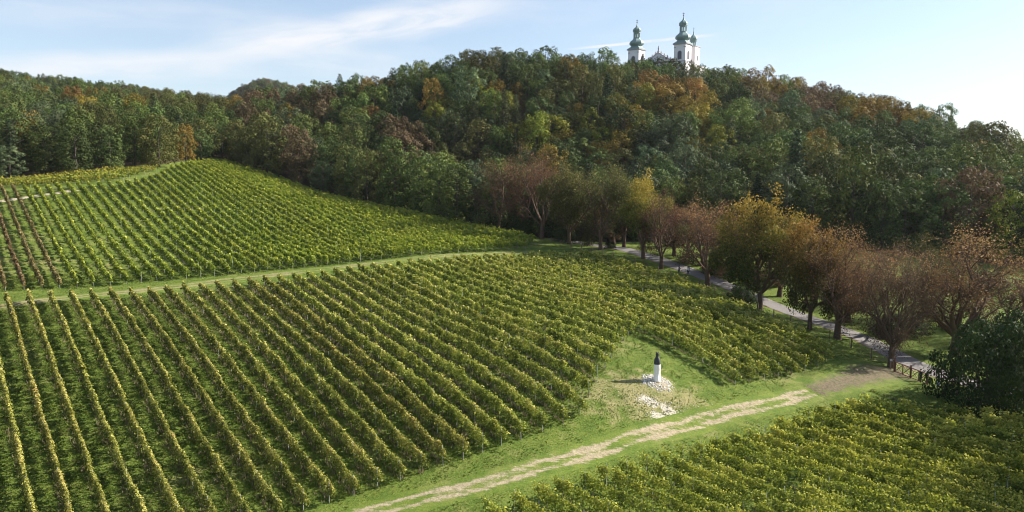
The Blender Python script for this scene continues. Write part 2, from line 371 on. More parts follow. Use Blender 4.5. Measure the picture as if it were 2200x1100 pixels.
ALLEY = [(1930, 797), (1808, 729), (1640, 667), (1525, 618), (1420, 578), (1290, 536), (1165, 512)]
alley_xy = [cast(*p)[:2] for p in ALLEY]
def road_path():
    p = np.array(alley_xy); off = np.array([UD * 5.2] * len(p)); q = p + off
    q = np.vstack([q[0] + np.array([26., -46.]), q[0] + np.array([11., -22.]), q]); 
    q = np.vstack([q, q[-1] + VD * 22 + UD * 4, q[-1] + VD * 60 + UD * 14])
    return q
ROADP = road_path()
def asphalt():
    m, t = mat('road_surface'); pos = N(t, 'ShaderNodeNewGeometry').outputs['Position']
    n = NOISE(t, pos, .8, 5, .6); f = NOISE(t, pos, 9., 4, .7)
    w = N(t, 'ShaderNodeAttribute', attribute_name='wear').outputs['Fac']
    c = MIX(t, n, (.125, .115, .11), (.21, .195, .182)); c = MIX(t, M(t, 'MULTIPLY', f, .35), c, (.32, .29, .26))
    e = MAPR(t, M(t, 'ADD', w, M(t, 'MULTIPLY', M(t, 'SUBTRACT', n, .5), .9)), .25, .6)
    leaf = MIX(t, f, (.1, .055, .03), (.22, .12, .06))
    c = MIX(t, e, leaf, c); finish(t, principled(t, c, .85, .2, 0, bump(t, f, .02))); return m
road = ribbon('road', ROADP, 2.5, asphalt(), 'pale grey tarmac road running under the tree alley', .07, 13, 1.,
              lambda w, s: np.clip((1 - np.abs(w)) * 3.2, 0, 1)[None, :])
DIRT = track_mat('dirt_track', (.21, .165, .1), (.42, .345, .235), .5)
def two_ruts(w, s):
    s = np.asarray(s, float); wob = .07 * np.sin(s * 31) + .05 * np.sin(s * 77 + 1); wd = .2 + .06 * np.sin(s * 53 + 2)
    a = (.6 + .12 * np.sin(s * 43)) * np.exp(-((w - .36 - wob) / wd) ** 2) + (.62 + .12 * np.sin(s * 29 + 2)) * np.exp(-((w + .34 - wob) / wd) ** 2) + (.3 + .14 * np.sin(s * 37 + 4)) * np.exp(-(w / .7) ** 4) - .3 * (np.abs(w) > .8)
    return (a * np.interp(s, [0, .3, .6, .9, 1], [1.05, 1.05, 1.1, 1.1, 1.05]))
lowtrack = [cast(x, y)[:2] for x, y in ((560, 1180), (850, 1088), (1080, 1030), (1300, 965), (1500, 908), (1650, 870), (1752, 842))]
track = ribbon('dirt_track', lowtrack, 1.85, DIRT, 'pale rutted dirt track below the lower vines leading to the gate', .06, 21, .6, two_ruts)
def soil_m():
    return track_mat('shaded_gate_soil', (.085, .062, .043), (.2, .15, .105), .42)  # brown soil made darker to carry the tree shade over the forecourt
fore = ribbon('gate_forecourt', [cast(x, y)[:2] for x, y in ((1746, 843), (1800, 826), (1850, 810), (1900, 799), (1962, 808))], lambda s: np.interp(s, [0, .3, .7, 1], [2.1, 2.6, 4.2, 5.]), soil_m(),
              'brown bare soil in front of the gate', .075, 15, .8, lambda w, s: np.clip(.9 - 1.0 * np.abs(w) ** 1.6, -.5, .85))
midpts = [cast(x, y)[:2] for x, y in ((-160, 686), (0, 660), (180, 636), (480, 604), (700, 578), (900, 555), (1040, 546), (1150, 541))]
grass_track = ribbon('grass_track', midpts, 2.6, track_mat('grass_track', (.2, .165, .08), (.33, .26, .15), .5), 'grassy track with faint wheel ruts between the upper and lower vines', .06, 21, .8,
                     lambda w, s: (two_ruts(w, s) * np.interp(s, [0, .25, .5, 1], [1.15, .95, .75, .65])))
pathpts = [cast(x, y)[:2] for x, y in ((-60, 440), (0, 433), (60, 424), (130, 414), (170, 407))]
top_path = ribbon('upper_path', pathpts, 1.3, track_mat('upper_path_soil', (.42, .35, .25), (.55, .47, .35), .1), 'pale path crossing the top of the vine rows', .06, 9, .8, lambda w, s: np.clip(1.6 * (1 - np.abs(w)), 0, 1)[None, :])

# ------------------------------------------------------------------ leaves
def leaf_quads(c, n, size, asp=.75, g=rng):
    """diamond shaped leaves at centres c facing n"""
    k = len(c); n = n / (np.linalg.norm(n, axis=1)[:, None] + 1e-9)
    a = np.cross(n, g.normal(size=(k, 3))); a /= np.linalg.norm(a, axis=1)[:, None] + 1e-9; b = np.cross(n, a)
    s = (np.broadcast_to(size, (k,)) * .5)[:, None]
    v = np.stack([c + a * s, c + b * s * asp, c - a * s, c - b * s * asp], 1).reshape(-1, 3)
    return v, np.arange(4 * k).reshape(k, 4)
def tube(path, rad, sides):
    """a tapered tube along a path -> verts, quads"""
    p = np.asarray(path, float); n = len(p); t = np.gradient(p, axis=0); t /= np.linalg.norm(t, axis=1)[:, None] + 1e-9
    ref = np.where(np.abs(t[:, 2:3]) > .9, [[1., 0, 0]], [[0, 0, 1.]]); a = np.cross(t, ref); a /= np.linalg.norm(a, axis=1)[:, None] + 1e-9; b = np.cross(t, a)
    th = np.arange(sides) * 2 * math.pi / sides; r = np.asarray(rad, float)[:, None, None]
    v = p[:, None] + r * (np.cos(th)[None, :, None] * a[:, None] + np.sin(th)[None, :, None] * b[:, None])
    I = np.arange(n * sides).reshape(n, sides); J = np.roll(I, -1, 1)
    return v.reshape(-1, 3), np.stack([I[:-1], J[:-1], J[1:], I[1:]], -1).reshape(-1, 4)
def merge(parts):
    vs = []; fs = []; o = 0
    for v, f in parts: vs.append(v); fs.append(f + o); o += len(v)
    return np.concatenate(vs), np.concatenate(fs)

# ------------------------------------------------------------------ vine rows: foliage, stems, posts
def post_mesh():
    bm = bmesh.new(); bmesh.ops.create_cube(bm, size=1, matrix=Matrix.Translation((0, 0, 1.0)) @ Matrix.Diagonal((.05, .04, 2.5, 1)))
    bmesh.ops.bevel(bm, geom=bm.edges[:], offset=.008, segments=1, affect='EDGES')
    me = bpy.data.meshes.new('vine_post'); bm.to_mesh(me); bm.free(); me.materials.append(POSTM); return me
VPOST = post_mesh()
def vine_row(pts, m, label, group, hmean=2.0, dens=1., step=1.05, post_every=5.6, along=VD, gap=.03, width=.23, base=.68, wild=1.):
    pts = np.asarray(pts, float)
    z = H(pts[:, 0], pts[:, 1]); keep = rng.random(len(pts)) > gap
    o0 = np.array([pts[0, 0], pts[0, 1], z[0]]); root = link('vine_row', None, None, o0); root.empty_display_size = .5
    tag(root, label, 'vine row', group)
    P = np.c_[pts, z] - o0; k = len(P); jit = rng.normal(0, .17, k)
    dist = np.hypot(pts[:, 0], pts[:, 1]); lsz = np.clip(.003 * dist, .185, .5)
    cnt = (keep * np.clip(dens * 10.5 / (lsz ** 2), 30, 240) * rng.uniform(.6, 1.3, k)).astype(int)
    hp = hmean * (rng.normal(1, .085 * wild, k) + .05 * np.sin(np.arange(k) * .55 + rng.uniform(0, 6))); ofs = rng.normal(0, .07 * wild, k); idx = np.repeat(np.arange(k), cnt); n = len(idx)
    across = np.array([along[1], -along[0]]); t = rng.beta(1.6, 1.15, n)
    shoot = rng.random(n) < .05 * wild; t = np.where(shoot, 1 + rng.random(n) * .22, t)
    wd = width * np.clip(1.25 - .75 * t, .2, 1.2)
    da = jit[idx] + rng.normal(0, .36 * step, n); dc = ofs[idx] + rng.normal(0, 1, n) * wd
    zz = base + t * (hp[idx] - base) + rng.normal(0, .03, n)
    slope = np.gradient(P[:, 2]) / step
    c = np.c_[P[idx, 0] + da * along[0] + dc * across[0], P[idx, 1] + da * along[1] + dc * across[1], P[idx, 2] + zz + slope[idx] * da]
    nr = rng.normal(0, .5, (n, 3)); nr[:, :2] += np.outer(dc / wd * .6, across); nr[:, 2] += .3 + .6 * t
    v, f = leaf_quads(c, nr, lsz[idx] * rng.uniform(.7, 1.25, n), .8)
    r = np.clip(.04 + .68 * t + rng.normal(0, .17, n), 0, 1)  # sun and shade painted by height: pale row tops, dark low leaves
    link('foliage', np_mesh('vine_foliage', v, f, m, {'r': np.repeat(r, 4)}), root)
    ks = np.nonzero(keep)[0][:: 1 if dist.mean() < 110 else 3]
    if len(ks):
        hh = base + .35; th = np.arange(3) * 2.094
        ring = np.stack([np.cos(th), np.sin(th), 0 * th], -1) * .035
        b = P[ks][:, None] + ring[None] + np.array([0, 0, -.05]); tp = P[ks][:, None] + ring[None] * .8 + np.array([0, 0, hh]) + np.c_[rng.normal(0, .08, (len(ks), 2)), np.zeros(len(ks))][:, None]
        vv = np.concatenate([b, tp], 1).reshape(-1, 3); i0 = np.arange(len(ks))[:, None] * 6
        ff = np.concatenate([i0 + np.array([[a, (a + 1) % 3, (a + 1) % 3 + 3, a + 3]]) for a in range(3)])
        tag(link('stems', np_mesh('vine_stems', vv, ff, VSTEM), root), None, None, None, 'stuff')
    L = k * step; npost = max(2, int(round(L / post_every)) + 1)
    for j in range(npost):
        i = min(k - 1, int(round(j * (k - 1) / (npost - 1)))); p = P[i]
        o = link('post', VPOST, root, (p[0], p[1], p[2]), math.atan2(along[1], along[0])); tl = .02
        o.rotation_euler = (random.gauss(0, tl), random.gauss(0, tl), o.rotation_euler[2]); o.scale = (1, 1, hmean / 2.2 + random.uniform(-.03, .06))
    return root
def line_pts(ufun, v0, v1, step=1.05):
    v = np.arange(v0, v1, step); u = np.array([ufun(x) for x in v]); return np.stack(uv2xy(u, v), -1)
G_LOW = 'vine rows of the block between the two tracks'
seen = [ut for ut in LOW_UT]
nl = 0
for ut in LOW_UT:
    v0 = low_bottom(float(fan(ut, 53))); 
    if ut < 20: v0 = 44
    v1 = 128.5 if ut < 112 else 126
    pts = line_pts(lambda v: float(fan(ut, v)), v0, v1)
    pts = pts[pts[:, 1] > 43]
    px, py, _ = project(pts[:, 0], pts[:, 1], H(pts[:, 0], pts[:, 1]) + 1.5); ok = (px > -140) & (py < 1240)
    if ok.sum() < 4: continue
    pts = pts[ok]; vis = ((px[ok] > 0) & (py[ok] < 1100)).any()
    if not vis: nout = globals().get('nout', 0) + 1; lab = f'olive vine row, {ordinal(nout)} outside the left frame beside the lower block'
    else:
        nl += 1
        lab = f'olive brown vine row, upper end {ordinal(nl)} from the left below the grassy track'
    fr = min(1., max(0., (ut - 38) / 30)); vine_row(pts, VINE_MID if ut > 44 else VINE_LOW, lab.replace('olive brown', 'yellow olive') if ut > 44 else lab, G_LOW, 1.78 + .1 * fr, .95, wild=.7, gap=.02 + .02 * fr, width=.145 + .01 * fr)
G_UP = 'vine rows of the upper block below the wood'; nu = 0
for u in UP_U:
    v1 = float(np.interp(u, *UPTOP)); v0 = 139.5
    if u > 112: v0 = 139.5 + (u - 112) * .9
    if v1 - v0 < 6: continue
    pts = line_pts(lambda v: u, v0, v1)
    px, py, _ = project(pts[:, 0], pts[:, 1], H(pts[:, 0], pts[:, 1]) + 1.5); ok = px > -120
    if ok.sum() < 4: continue
    nu += 1; br = u < 14.5
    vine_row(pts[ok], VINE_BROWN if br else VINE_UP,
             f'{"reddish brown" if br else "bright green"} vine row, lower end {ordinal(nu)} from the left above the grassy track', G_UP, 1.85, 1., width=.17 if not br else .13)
G_TOP = 'vine rows running across the crest by the wood'
for j in range(7):
    v = 237. + 2.4 * j; us = np.arange(-30, 40 + j * 2.2, 1.05)
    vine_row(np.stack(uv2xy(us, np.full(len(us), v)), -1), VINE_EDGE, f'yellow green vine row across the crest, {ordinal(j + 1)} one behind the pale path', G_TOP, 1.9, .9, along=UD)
G_RT = 'vine rows of the block below the dirt track'; nr_ = 0
for u in RIGHT_U:
    vtop = float(np.interp(u, [30, 60, 82, 92], [43.2, 42.2, 40.5, 27])); vs = np.arange(vtop, 8, -1.05); pts = np.stack(uv2xy(np.full(len(vs), u), vs), -1)
    px, py, _ = project(pts[:, 0], pts[:, 1], H(pts[:, 0], pts[:, 1]) + 1.5); ok = (px < 2330) & (py < 1230)
    if ok.sum() < 3: continue
    nr_ += 1
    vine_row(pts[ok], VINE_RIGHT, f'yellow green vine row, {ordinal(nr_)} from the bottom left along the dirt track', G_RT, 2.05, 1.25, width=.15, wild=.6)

# ------------------------------------------------------------------ tree prototypes
def crown_broad(g, Rc=4.3, Hc=13.5, base=3.0, lobes=34, per=120, size=.55, droop=0.):
    """leafy crown: leaves spread over many unequal clumps set round an uneven dome"""
    C = []; NN = []; RR = []
    ph = g.uniform(0, 6.28, 3)
    for i in range(lobes):
        z = (i + .5) / lobes; th = i * 2.39996 + g.normal(0, .3)
        prof = (1 - (abs(z - .42) / .62) ** 2.2) ** .5 if abs(z - .42) < .62 else .15
        prof *= 1 + .18 * math.sin(2 * th + ph[0]) + .1 * math.sin(3 * th + ph[1])
        rad = Rc * max(.12, prof) * g.uniform(.45, 1.02); lr = g.uniform(.6, 1.75) * (1.05 - .3 * z) * Rc / 4.6
        c = np.array([math.cos(th) * rad, math.sin(th) * rad, base + z * (Hc - .6)]); k = int(per * g.uniform(.7, 1.2) * (lr / 1.3) ** 1.5)
        d = g.normal(size=(k, 3)); d /= np.linalg.norm(d, axis=1)[:, None]; out = np.array([math.cos(th), math.sin(th), .55])
        d = d[(d @ out) > -.75]; k = len(d); rr = lr * g.uniform(.72, 1.08, k) * np.where(g.random(k) < .06, 1.25, 1)
        p = c + d * rr[:, None] * np.array([1, 1, .82])
        if droop: p[:, 2] -= droop * np.clip(rr / lr - .7, 0, 1) * 3
        C.append(p); NN.append(d + g.normal(0, .38, (k, 3)) + out * .35); RR.append(np.clip(g.normal(.45, .13) + g.normal(0, .14, k), 0, 1))
    C = np.concatenate(C); NN = np.concatenate(NN); r = np.concatenate(RR)
    v, f = leaf_quads(C, NN, size * g.uniform(.65, 1.3, len(C)), .8, g)
    return v, f, np.repeat(r, 4)
def crown_conifer(g, Rc=3.2, Hc=17., base=1.5, tiers=17, size=.55, airy=1.):
    C = []; NN = []; r = []
    for i in range(tiers):
        z = i / (tiers - 1); nb = int(9 - 3 * z); L = Rc * (1 - z) ** .7 * g.uniform(.8, 1.1) + .5
        for b in range(nb):
            th = b * 6.283 / nb + i * 1.1 + g.normal(0, .2); Lb = L * g.uniform(.7, 1.15); k = max(9, int(26 * Lb / Rc * airy)); s = g.uniform(.12, 1, k)
            x = math.cos(th); y = math.sin(th); wob = g.normal(0, .22 + .12 * s, k)
            C.append(np.c_[x * s * Lb - y * wob, y * s * Lb + x * wob, base + z * Hc - s ** 1.4 * Lb * .38 + g.normal(0, .16, k)])
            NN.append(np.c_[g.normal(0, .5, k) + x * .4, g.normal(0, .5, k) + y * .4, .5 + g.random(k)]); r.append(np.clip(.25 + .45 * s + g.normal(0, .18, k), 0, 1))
    C = np.concatenate(C); NN = np.concatenate(NN); r = np.concatenate(r)
    v, f = leaf_quads(C, NN, size * g.uniform(.7, 1.3, len(C)), .5, g); return v, f, np.repeat(r, 4)
def trunk_plain(g, H_, r0):
    parts = []; p = [(0, 0, -.6)]; x = y = 0
    for i in range(1, 8): x += g.normal(0, .12); y += g.normal(0, .12); p.append((x, y, H_ * .8 * i / 7))
    p = np.array(p); parts.append(tube(p, r0 * np.linspace(1.25, .25, 8) ** 1.1, 7))
    for i in range(7):
        j = 2 + i % 5; th = g.uniform(0, 6.28); L = g.uniform(1.8, 3.4); s = np.linspace(0, 1, 4)
        q = p[j] + np.c_[np.cos(th) * s * L, np.sin(th) * s * L, s ** .8 * L * .8]; parts.append(tube(q, r0 * np.linspace(.4, .1, 4), 4))
    return merge(parts)
KINDS = [  # shape, tint, words
 ('broad', 'dark', 'dark green broadleaf tree'), ('broad', 'mid', 'mid green broadleaf tree'), ('broad', 'blue', 'grey green broadleaf tree'),
 ('broad', 'olive', 'olive broadleaf tree'), ('broad', 'ygreen', 'yellow green broadleaf tree'), ('broad', 'ochre', 'ochre autumn tree'),
 ('broad', 'orange', 'orange autumn tree'), ('broad', 'rust', 'rust red autumn tree'), ('broad', 'brown', 'brown autumn tree'),
 ('fir', 'needle', 'dark pointed conifer'), ('fir', 'larch', 'feathery olive larch')]
KI = {t: i for i, (_, t, _) in enumerate(KINDS)}
VAR = 3; CROWN = []; TRUNKM = []
for i in range(4):
    g = np.random.default_rng(50 + i); v, f = trunk_plain(g, 15, .28); TRUNKM.append(np_mesh('forest_trunk', v, f, BARK, smooth=True))
_shape = {}
for s in range(4):
    g = np.random.default_rng(100 + s)
    _shape['broad', s] = crown_broad(g, [5.0, 4.6, 5.3, 4.4][s], [13.2, 14.4, 12.8, 14.8][s], [1.3, 1.1, 1.5, 1.2][s], [62, 66, 64, 60][s], 118, .4)
for s in range(2):
    g = np.random.default_rng(140 + s); _shape['fir', s] = crown_conifer(g, [3.3, 3.0][s], [14.5, 15.5][s], 1.0, [24, 26][s], .55, 1.5)
for s in range(2):
    g = np.random.default_rng(150 + s); _shape['larch', s] = crown_conifer(g, [3.8, 3.5][s], [14.8, 15.6][s], 1.2, [24, 25][s], .5, 1.6)
for ki, (sh, tint, w) in enumerate(KINDS):
    L = []
    for s in range(VAR):
        if sh == 'broad': a = _shape['broad', (s + ki) % 4]
        elif tint == 'larch': a = _shape['larch', s % 2]
        else: a = _shape['fir', s % 2]
        if sh == 'fir' and s == 2: L.append(L[0]); continue
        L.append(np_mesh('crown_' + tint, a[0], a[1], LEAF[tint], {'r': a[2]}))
    CROWN.append(L)

# ------------------------------------------------------------------ the wood: where trees stand and what kind
ANCH = [  # where the photograph shows trees of a marked colour: x, y, reach, tint
 (1405, 180, 24, 'orange'), (1450, 196, 16, 'orange'), (1495, 195, 22, 'orange'), (1760, 318, 40, 'ochre'), (1790, 330, 30, 'orange'), (862, 238, 14, 'orange'), (165, 215, 16, 'orange'), (185, 212, 16, 'ochre'),
 (1965, 243, 26, 'ochre'), (1500, 245, 34, 'ochre'), (1650, 170, 36, 'ochre'), (1690, 172, 30, 'ochre'), (1720, 190, 24, 'brown'), (1900, 225, 50, 'ochre'), (1860, 245, 40, 'ochre'), (1310, 305, 44, 'ochre'), (1290, 280, 30, 'ygreen'),
 (968, 225, 34, 'ygreen'), (1050, 205, 40, 'ygreen'), (1085, 180, 30, 'ochre'), (1150, 270, 45, 'ygreen'), (1165, 280, 40, 'mid'), (1365, 235, 30, 'ygreen'), (1440, 310, 48, 'blue'), (1450, 350, 44, 'blue'), (1550, 305, 14, 'ygreen'),
 (560, 232, 36, 'brown'), (610, 225, 26, 'brown'), (660, 222, 36, 'brown'), (700, 212, 18, 'brown'), (850, 290, 46, 'brown'), (905, 300, 40, 'brown'), (890, 330, 40, 'brown'), (800, 245, 20, 'orange'), (550, 290, 40, 'olive'), (620, 330, 50, 'brown'),
 (760, 380, 60, 'olive'), (2090, 420, 40, 'brown'), (960, 330, 40, 'olive'), (1000, 300, 30, 'olive'), (60, 265, 16, 'ochre'), (300, 225, 24, 'ochre'), (250, 200, 20, 'brown'), (340, 215, 40, 'olive'), (200, 250, 30, 'olive'),
 (720, 180, 22, 'larch'), (900, 160, 40, 'mid'), (1000, 260, 30, 'larch'), (1100, 240, 30, 'larch'), (1200, 170, 24, 'larch'), (1230, 200, 30, 'dark'), (1570, 290, 30, 'larch'), (1480, 230, 26, 'larch'), (1900, 300, 60, 'dark'), (2000, 330, 60, 'dark'), (1830, 400, 60, 'dark'),
 (100, 250, 40, 'blue'), (40, 310, 40, 'blue'), (100, 340, 60, 'dark'), (220, 330, 60, 'dark'), (1040, 120, 44, 'olive'), (1010, 110, 20, 'olive'), (1640, 200, 40, 'brown'), (1770, 220, 40, 'brown'), (450, 200, 50, 'olive'), (520, 210, 30, 'ochre'), (2170, 480, 30, 'ygreen'), (2120, 510, 26, 'ygreen'), (700, 290, 44, 'mid'), (760, 220, 40, 'mid'), (800, 190, 26, 'ochre'), (1340, 250, 20, 'ochre')]
CH_C = np.array([88.3, 450.]); CH_A = R(40)
def noise2(x, y, s, seed):
    g = np.random.default_rng(seed); o = 0
    for k in range(4):
        a = g.uniform(0, 6.28); b = g.uniform(0, 6.28); f = s * (1 + .7 * k); o = o + np.sin((x * math.cos(a) + y * math.sin(a)) * f + b)
    return o / 4
def scatter_wood():
    sp = 8.7; xs = np.arange(-480, 420, sp); ys = np.arange(170, 720, sp); X, Y = np.meshgrid(xs, ys); X = X + (np.arange(len(ys)) % 2)[:, None] * sp / 2
    X = (X + rng.uniform(-1.9, 1.9, X.shape)).ravel(); Y = (Y + rng.uniform(-1.9, 1.9, Y.shape)).ravel()
    k = in_forest(X, Y) & (X / Y > -.80) & (X / Y < .80); X, Y = X[k], Y[k]
    far = np.hypot(X, Y); k = (far < 420) | (rng.random(len(X)) < .8); X, Y = X[k], Y[k]
    ca, sa = math.cos(CH_A), math.sin(CH_A); lx = (X - CH_C[0]) * ca - (Y - CH_C[1]) * sa; ly = (X - CH_C[0]) * sa + (Y - CH_C[1]) * ca
    k = ~((np.abs(lx) < 24) & (ly > -7) & (ly < 48)); X, Y = X[k], Y[k]
    Z = H(X, Y); k = Z > -20; X, Y, Z = X[k], Y[k], Z[k]; n = len(X)
    sc = rng.normal(1.2, .16, n).clip(.8, 1.6) * np.interp(np.hypot(X, Y), [230, 340, 420], [1.08, .95, .88]) * np.where(X / Y < -.36, .82, 1) * (1 + .1 * noise2(X, Y, .06, 3))
    lx = (X - CH_C[0]) * ca - (Y - CH_C[1]) * sa; ly = (X - CH_C[0]) * sa + (Y - CH_C[1]) * ca
    sc = np.where((np.abs(lx) < 30) & (ly < 0) & (ly > -40), sc * .9, sc)
    px, py, dep = project(X, Y, Z + 11 * sc)
    base = ['dark', 'dark', 'mid', 'blue', 'dark', 'dark', 'mid', 'mid', 'blue', 'blue', 'olive', 'needle', 'dark', 'mid', 'dark', 'olive', 'mid', 'ochre']
    nz = noise2(X, Y, .045, 11); kind = np.zeros(n, int)
    for i in range(n):
        t = base[int((nz[i] * .5 + .5 + rng.normal(0, .28)) * 18) % 18]
        for ax, ay, ar, at in ANCH:
            if abs(px[i] - ax) < ar and abs(py[i] - ay) < ar * .62 and rng.random() < .78: t = at; break
        kind[i] = KI[t]
    return X, Y, Z, sc, kind, px, py, dep
TX, TY, TZ, TS, TK, TPX, TPY, TD = scatter_wood()
TV = rng.integers(0, VAR, len(TX)); TR = rng.uniform(0, 6.283, len(TX)); TW = rng.uniform(.85, 1.22, len(TX)); TH = rng.uniform(.82, 1.16, len(TX))
def visible_size():
    """coarse depth sort: how much of each tree shows from the viewpoint"""
    buf = np.zeros((275, 550), bool); vis = np.zeros(len(TX)); order = np.argsort(TD)
    yy, xx = np.mgrid[0:275, 0:550]
    for i in order:
        s = F / TD[i] / 4; rx = max(1, 4.4 * TS[i] * TW[i] * s); rz = max(1, 7.2 * TS[i] * s); cx = TPX[i] / 4; _, cy, _ = project(TX[i], TY[i], TZ[i] + 9 * TS[i]); cy = cy / 4
        x0, x1, y0, y1 = int(max(0, cx - rx)), int(min(550, cx + rx + 1)), int(max(0, cy - rz)), int(min(275, cy + rz + 1))
        if x1 <= x0 or y1 <= y0: continue
        mk = ((xx[y0:y1, x0:x1] - cx) / rx) ** 2 + ((yy[y0:y1, x0:x1] - cy) / rz) ** 2 < 1
        b = buf[y0:y1, x0:x1]; vis[i] = (mk & ~b).sum(); b |= mk
    return vis
VIS = visible_size()
SOLO = set(np.argsort(-VIS)[:300].tolist())
print('wood trees', len(TX), 'visible', int((VIS > 0).sum()))
def zone(px, py, D):
    if px < 480:
        return 'on the left wood edge' if D < 300 else 'on the far left wooded slope'
    if D < 262 and px < 1000: return 'in the shaded wood edge'
    sky = np.interp(px, [480, 760, 900, 1000, 1150, 1340, 1560, 1700, 1850, 2000, 2200], [188, 160, 135, 105, 98, 128, 150, 165, 190, 240, 295])
    if py < sky + 34:
        return 'on the left skyline' if px < 1345 else ('right below the church' if px < 1505 else 'on the right skyline')
    if py > 390: return 'behind the alley'
    if px < 800: return 'left of the hilltop'
    if px < 1180: return 'under the rounded hilltop'
    if px < 1550: return 'on the slope under the church'
    if px < 1850: return 'right of the church slope'
    return 'on the far right slope'
lab = {}
for i in sorted(SOLO, key=lambda j: TPX[j]):
    lab.setdefault((KINDS[TK[i]][2], zone(TPX[i], TPY[i], TD[i])), []).append(i)
names = {}
for (w, z), L in lab.items():
    for j, i in enumerate(L): names[i] = f'{w} {z}' if len(L) == 1 else f'{ordinal(j + 1)} {w} from the left {z}'
proto = {}
for i in SOLO:
    key = KINDS[TK[i]]; root = link({'needle': 'conifer_tree', 'larch': 'larch_tree'}.get(key[1], 'broadleaf_tree'), None, None, (TX[i], TY[i], TZ[i] - .1), TR[i], (TS[i] * TW[i], TS[i] * TW[i], TS[i] * TH[i]))
    tag(root, names[i], 'tree', 'trees of the wooded hill')
    link('trunk', TRUNKM[i % 4], root); c = link('crown', CROWN[TK[i]][TV[i]], root); proto.setdefault((TK[i], TV[i]), c)
def instancer(name, pts, scl, rot, idx, sources, label):
    """one mass of far trees / grass: points carrying scale, turn and choice of shape"""
    me = bpy.data.meshes.new(name); me.vertices.add(len(pts)); me.vertices.foreach_set('co', np.asarray(pts, np.float32).ravel())
    for an, ty, d, k in (('sc', 'FLOAT_VECTOR', scl, 'vector'), ('rt', 'FLOAT_VECTOR', rot, 'vector'), ('ix', 'INT', idx, 'value')):
        a = me.attributes.new(an, ty, 'POINT'); a.data.foreach_set(k, np.asarray(d, np.int32 if ty == 'INT' else np.float32).ravel())
    o = link(name, me); ng = bpy.data.node_groups.new(name, 'GeometryNodeTree')
    ng.interface.new_socket('Geometry', in_out='INPUT', socket_type='NodeSocketGeometry'); ng.interface.new_socket('Geometry', in_out='OUTPUT', socket_type='NodeSocketGeometry')
    gi = ng.nodes.new('NodeGroupInput'); go = ng.nodes.new('NodeGroupOutput'); j = ng.nodes.new('GeometryNodeJoinGeometry')
    for s in reversed(sources):
        oi = ng.nodes.new('GeometryNodeObjectInfo'); oi.inputs['Object'].default_value = s; oi.inputs['As Instance'].default_value = True; oi.transform_space = 'ORIGINAL'
        ng.links.new(oi.outputs['Geometry'], j.inputs[0])
    ip = ng.nodes.new('GeometryNodeInstanceOnPoints'); ip.inputs['Pick Instance'].default_value = True
    def attr(n, t):
        a = ng.nodes.new('GeometryNodeInputNamedAttribute'); a.data_type = t; a.inputs['Name'].default_value = n; return a.outputs['Attribute']
    ng.links.new(gi.outputs[0], ip.inputs['Points']); ng.links.new(j.outputs[0], ip.inputs['Instance'])
    ng.links.new(attr('ix', 'INT'), ip.inputs['Instance Index']); ng.links.new(attr('sc', 'FLOAT_VECTOR'), ip.inputs['Scale'])
    e = ng.nodes.new('FunctionNodeEulerToRotation'); ng.links.new(attr('rt', 'FLOAT_VECTOR'), e.inputs[0]); ng.links.new(e.outputs[0], ip.inputs['Rotation'])
    ng.links.new(ip.outputs[0], go.inputs[0]); md = o.modifiers.new('spread', 'NODES'); md.node_group = ng
    tag(o, label, None, None, 'stuff'); return o
keys = sorted(proto); kidx = {k: i for i, k in enumerate(keys)}
def key_for(k, v):
    if (k, v) in kidx: return kidx[k, v]
    c = [q for q in keys if q[0] == k]; return kidx[c[0]] if c else kidx[keys[0]]
rest = np.array([i for i in range(len(TX)) if i not in SOLO])
# hills beyond
def far_wood():
    P = []
    for cx, cy, s, h in FARHILLS:
        m = 900; x = rng.normal(cx, s * .9, m); y = rng.normal(cy - s * .3, s * .6, m); P.append(np.c_[x, y])
    x = rng.uniform(-560, -60, 1500); y = rng.uniform(640, 860, 1500); P.append(np.c_[x, y])
    P = np.concatenate(P); P = P[(P[:, 1] > 560) & (P[:, 0] / P[:, 1] > -.8)]; return P
FW = far_wood(); fz = H(FW[:, 0], FW[:, 1]); fk = np.array([KI[t] for t in ('dark', 'mid', 'blue', 'olive', 'brown')])[rng.integers(0, 5, len(FW))]
ax = np.r_[TX[rest], FW[:, 0]]; ay = np.r_[TY[rest], FW[:, 1]]; az = np.r_[TZ[rest], fz]; asx = np.r_[TS[rest], rng.uniform(.9, 1.3, len(FW))]
ak = np.r_[TK[rest], fk]; av = np.r_[TV[rest], rng.integers(0, VAR, len(FW))]
instancer('distant_wood', np.c_[ax, ay, az - .1], np.c_[asx, asx, asx], np.c_[0 * ax, 0 * ax, rng.uniform(0, 6.28, len(ax))],
          [key_for(a, b) for a, b in zip(ak, av)], [proto[k] for k in keys], 'dense far wood of green and autumn coloured trees on the hills')

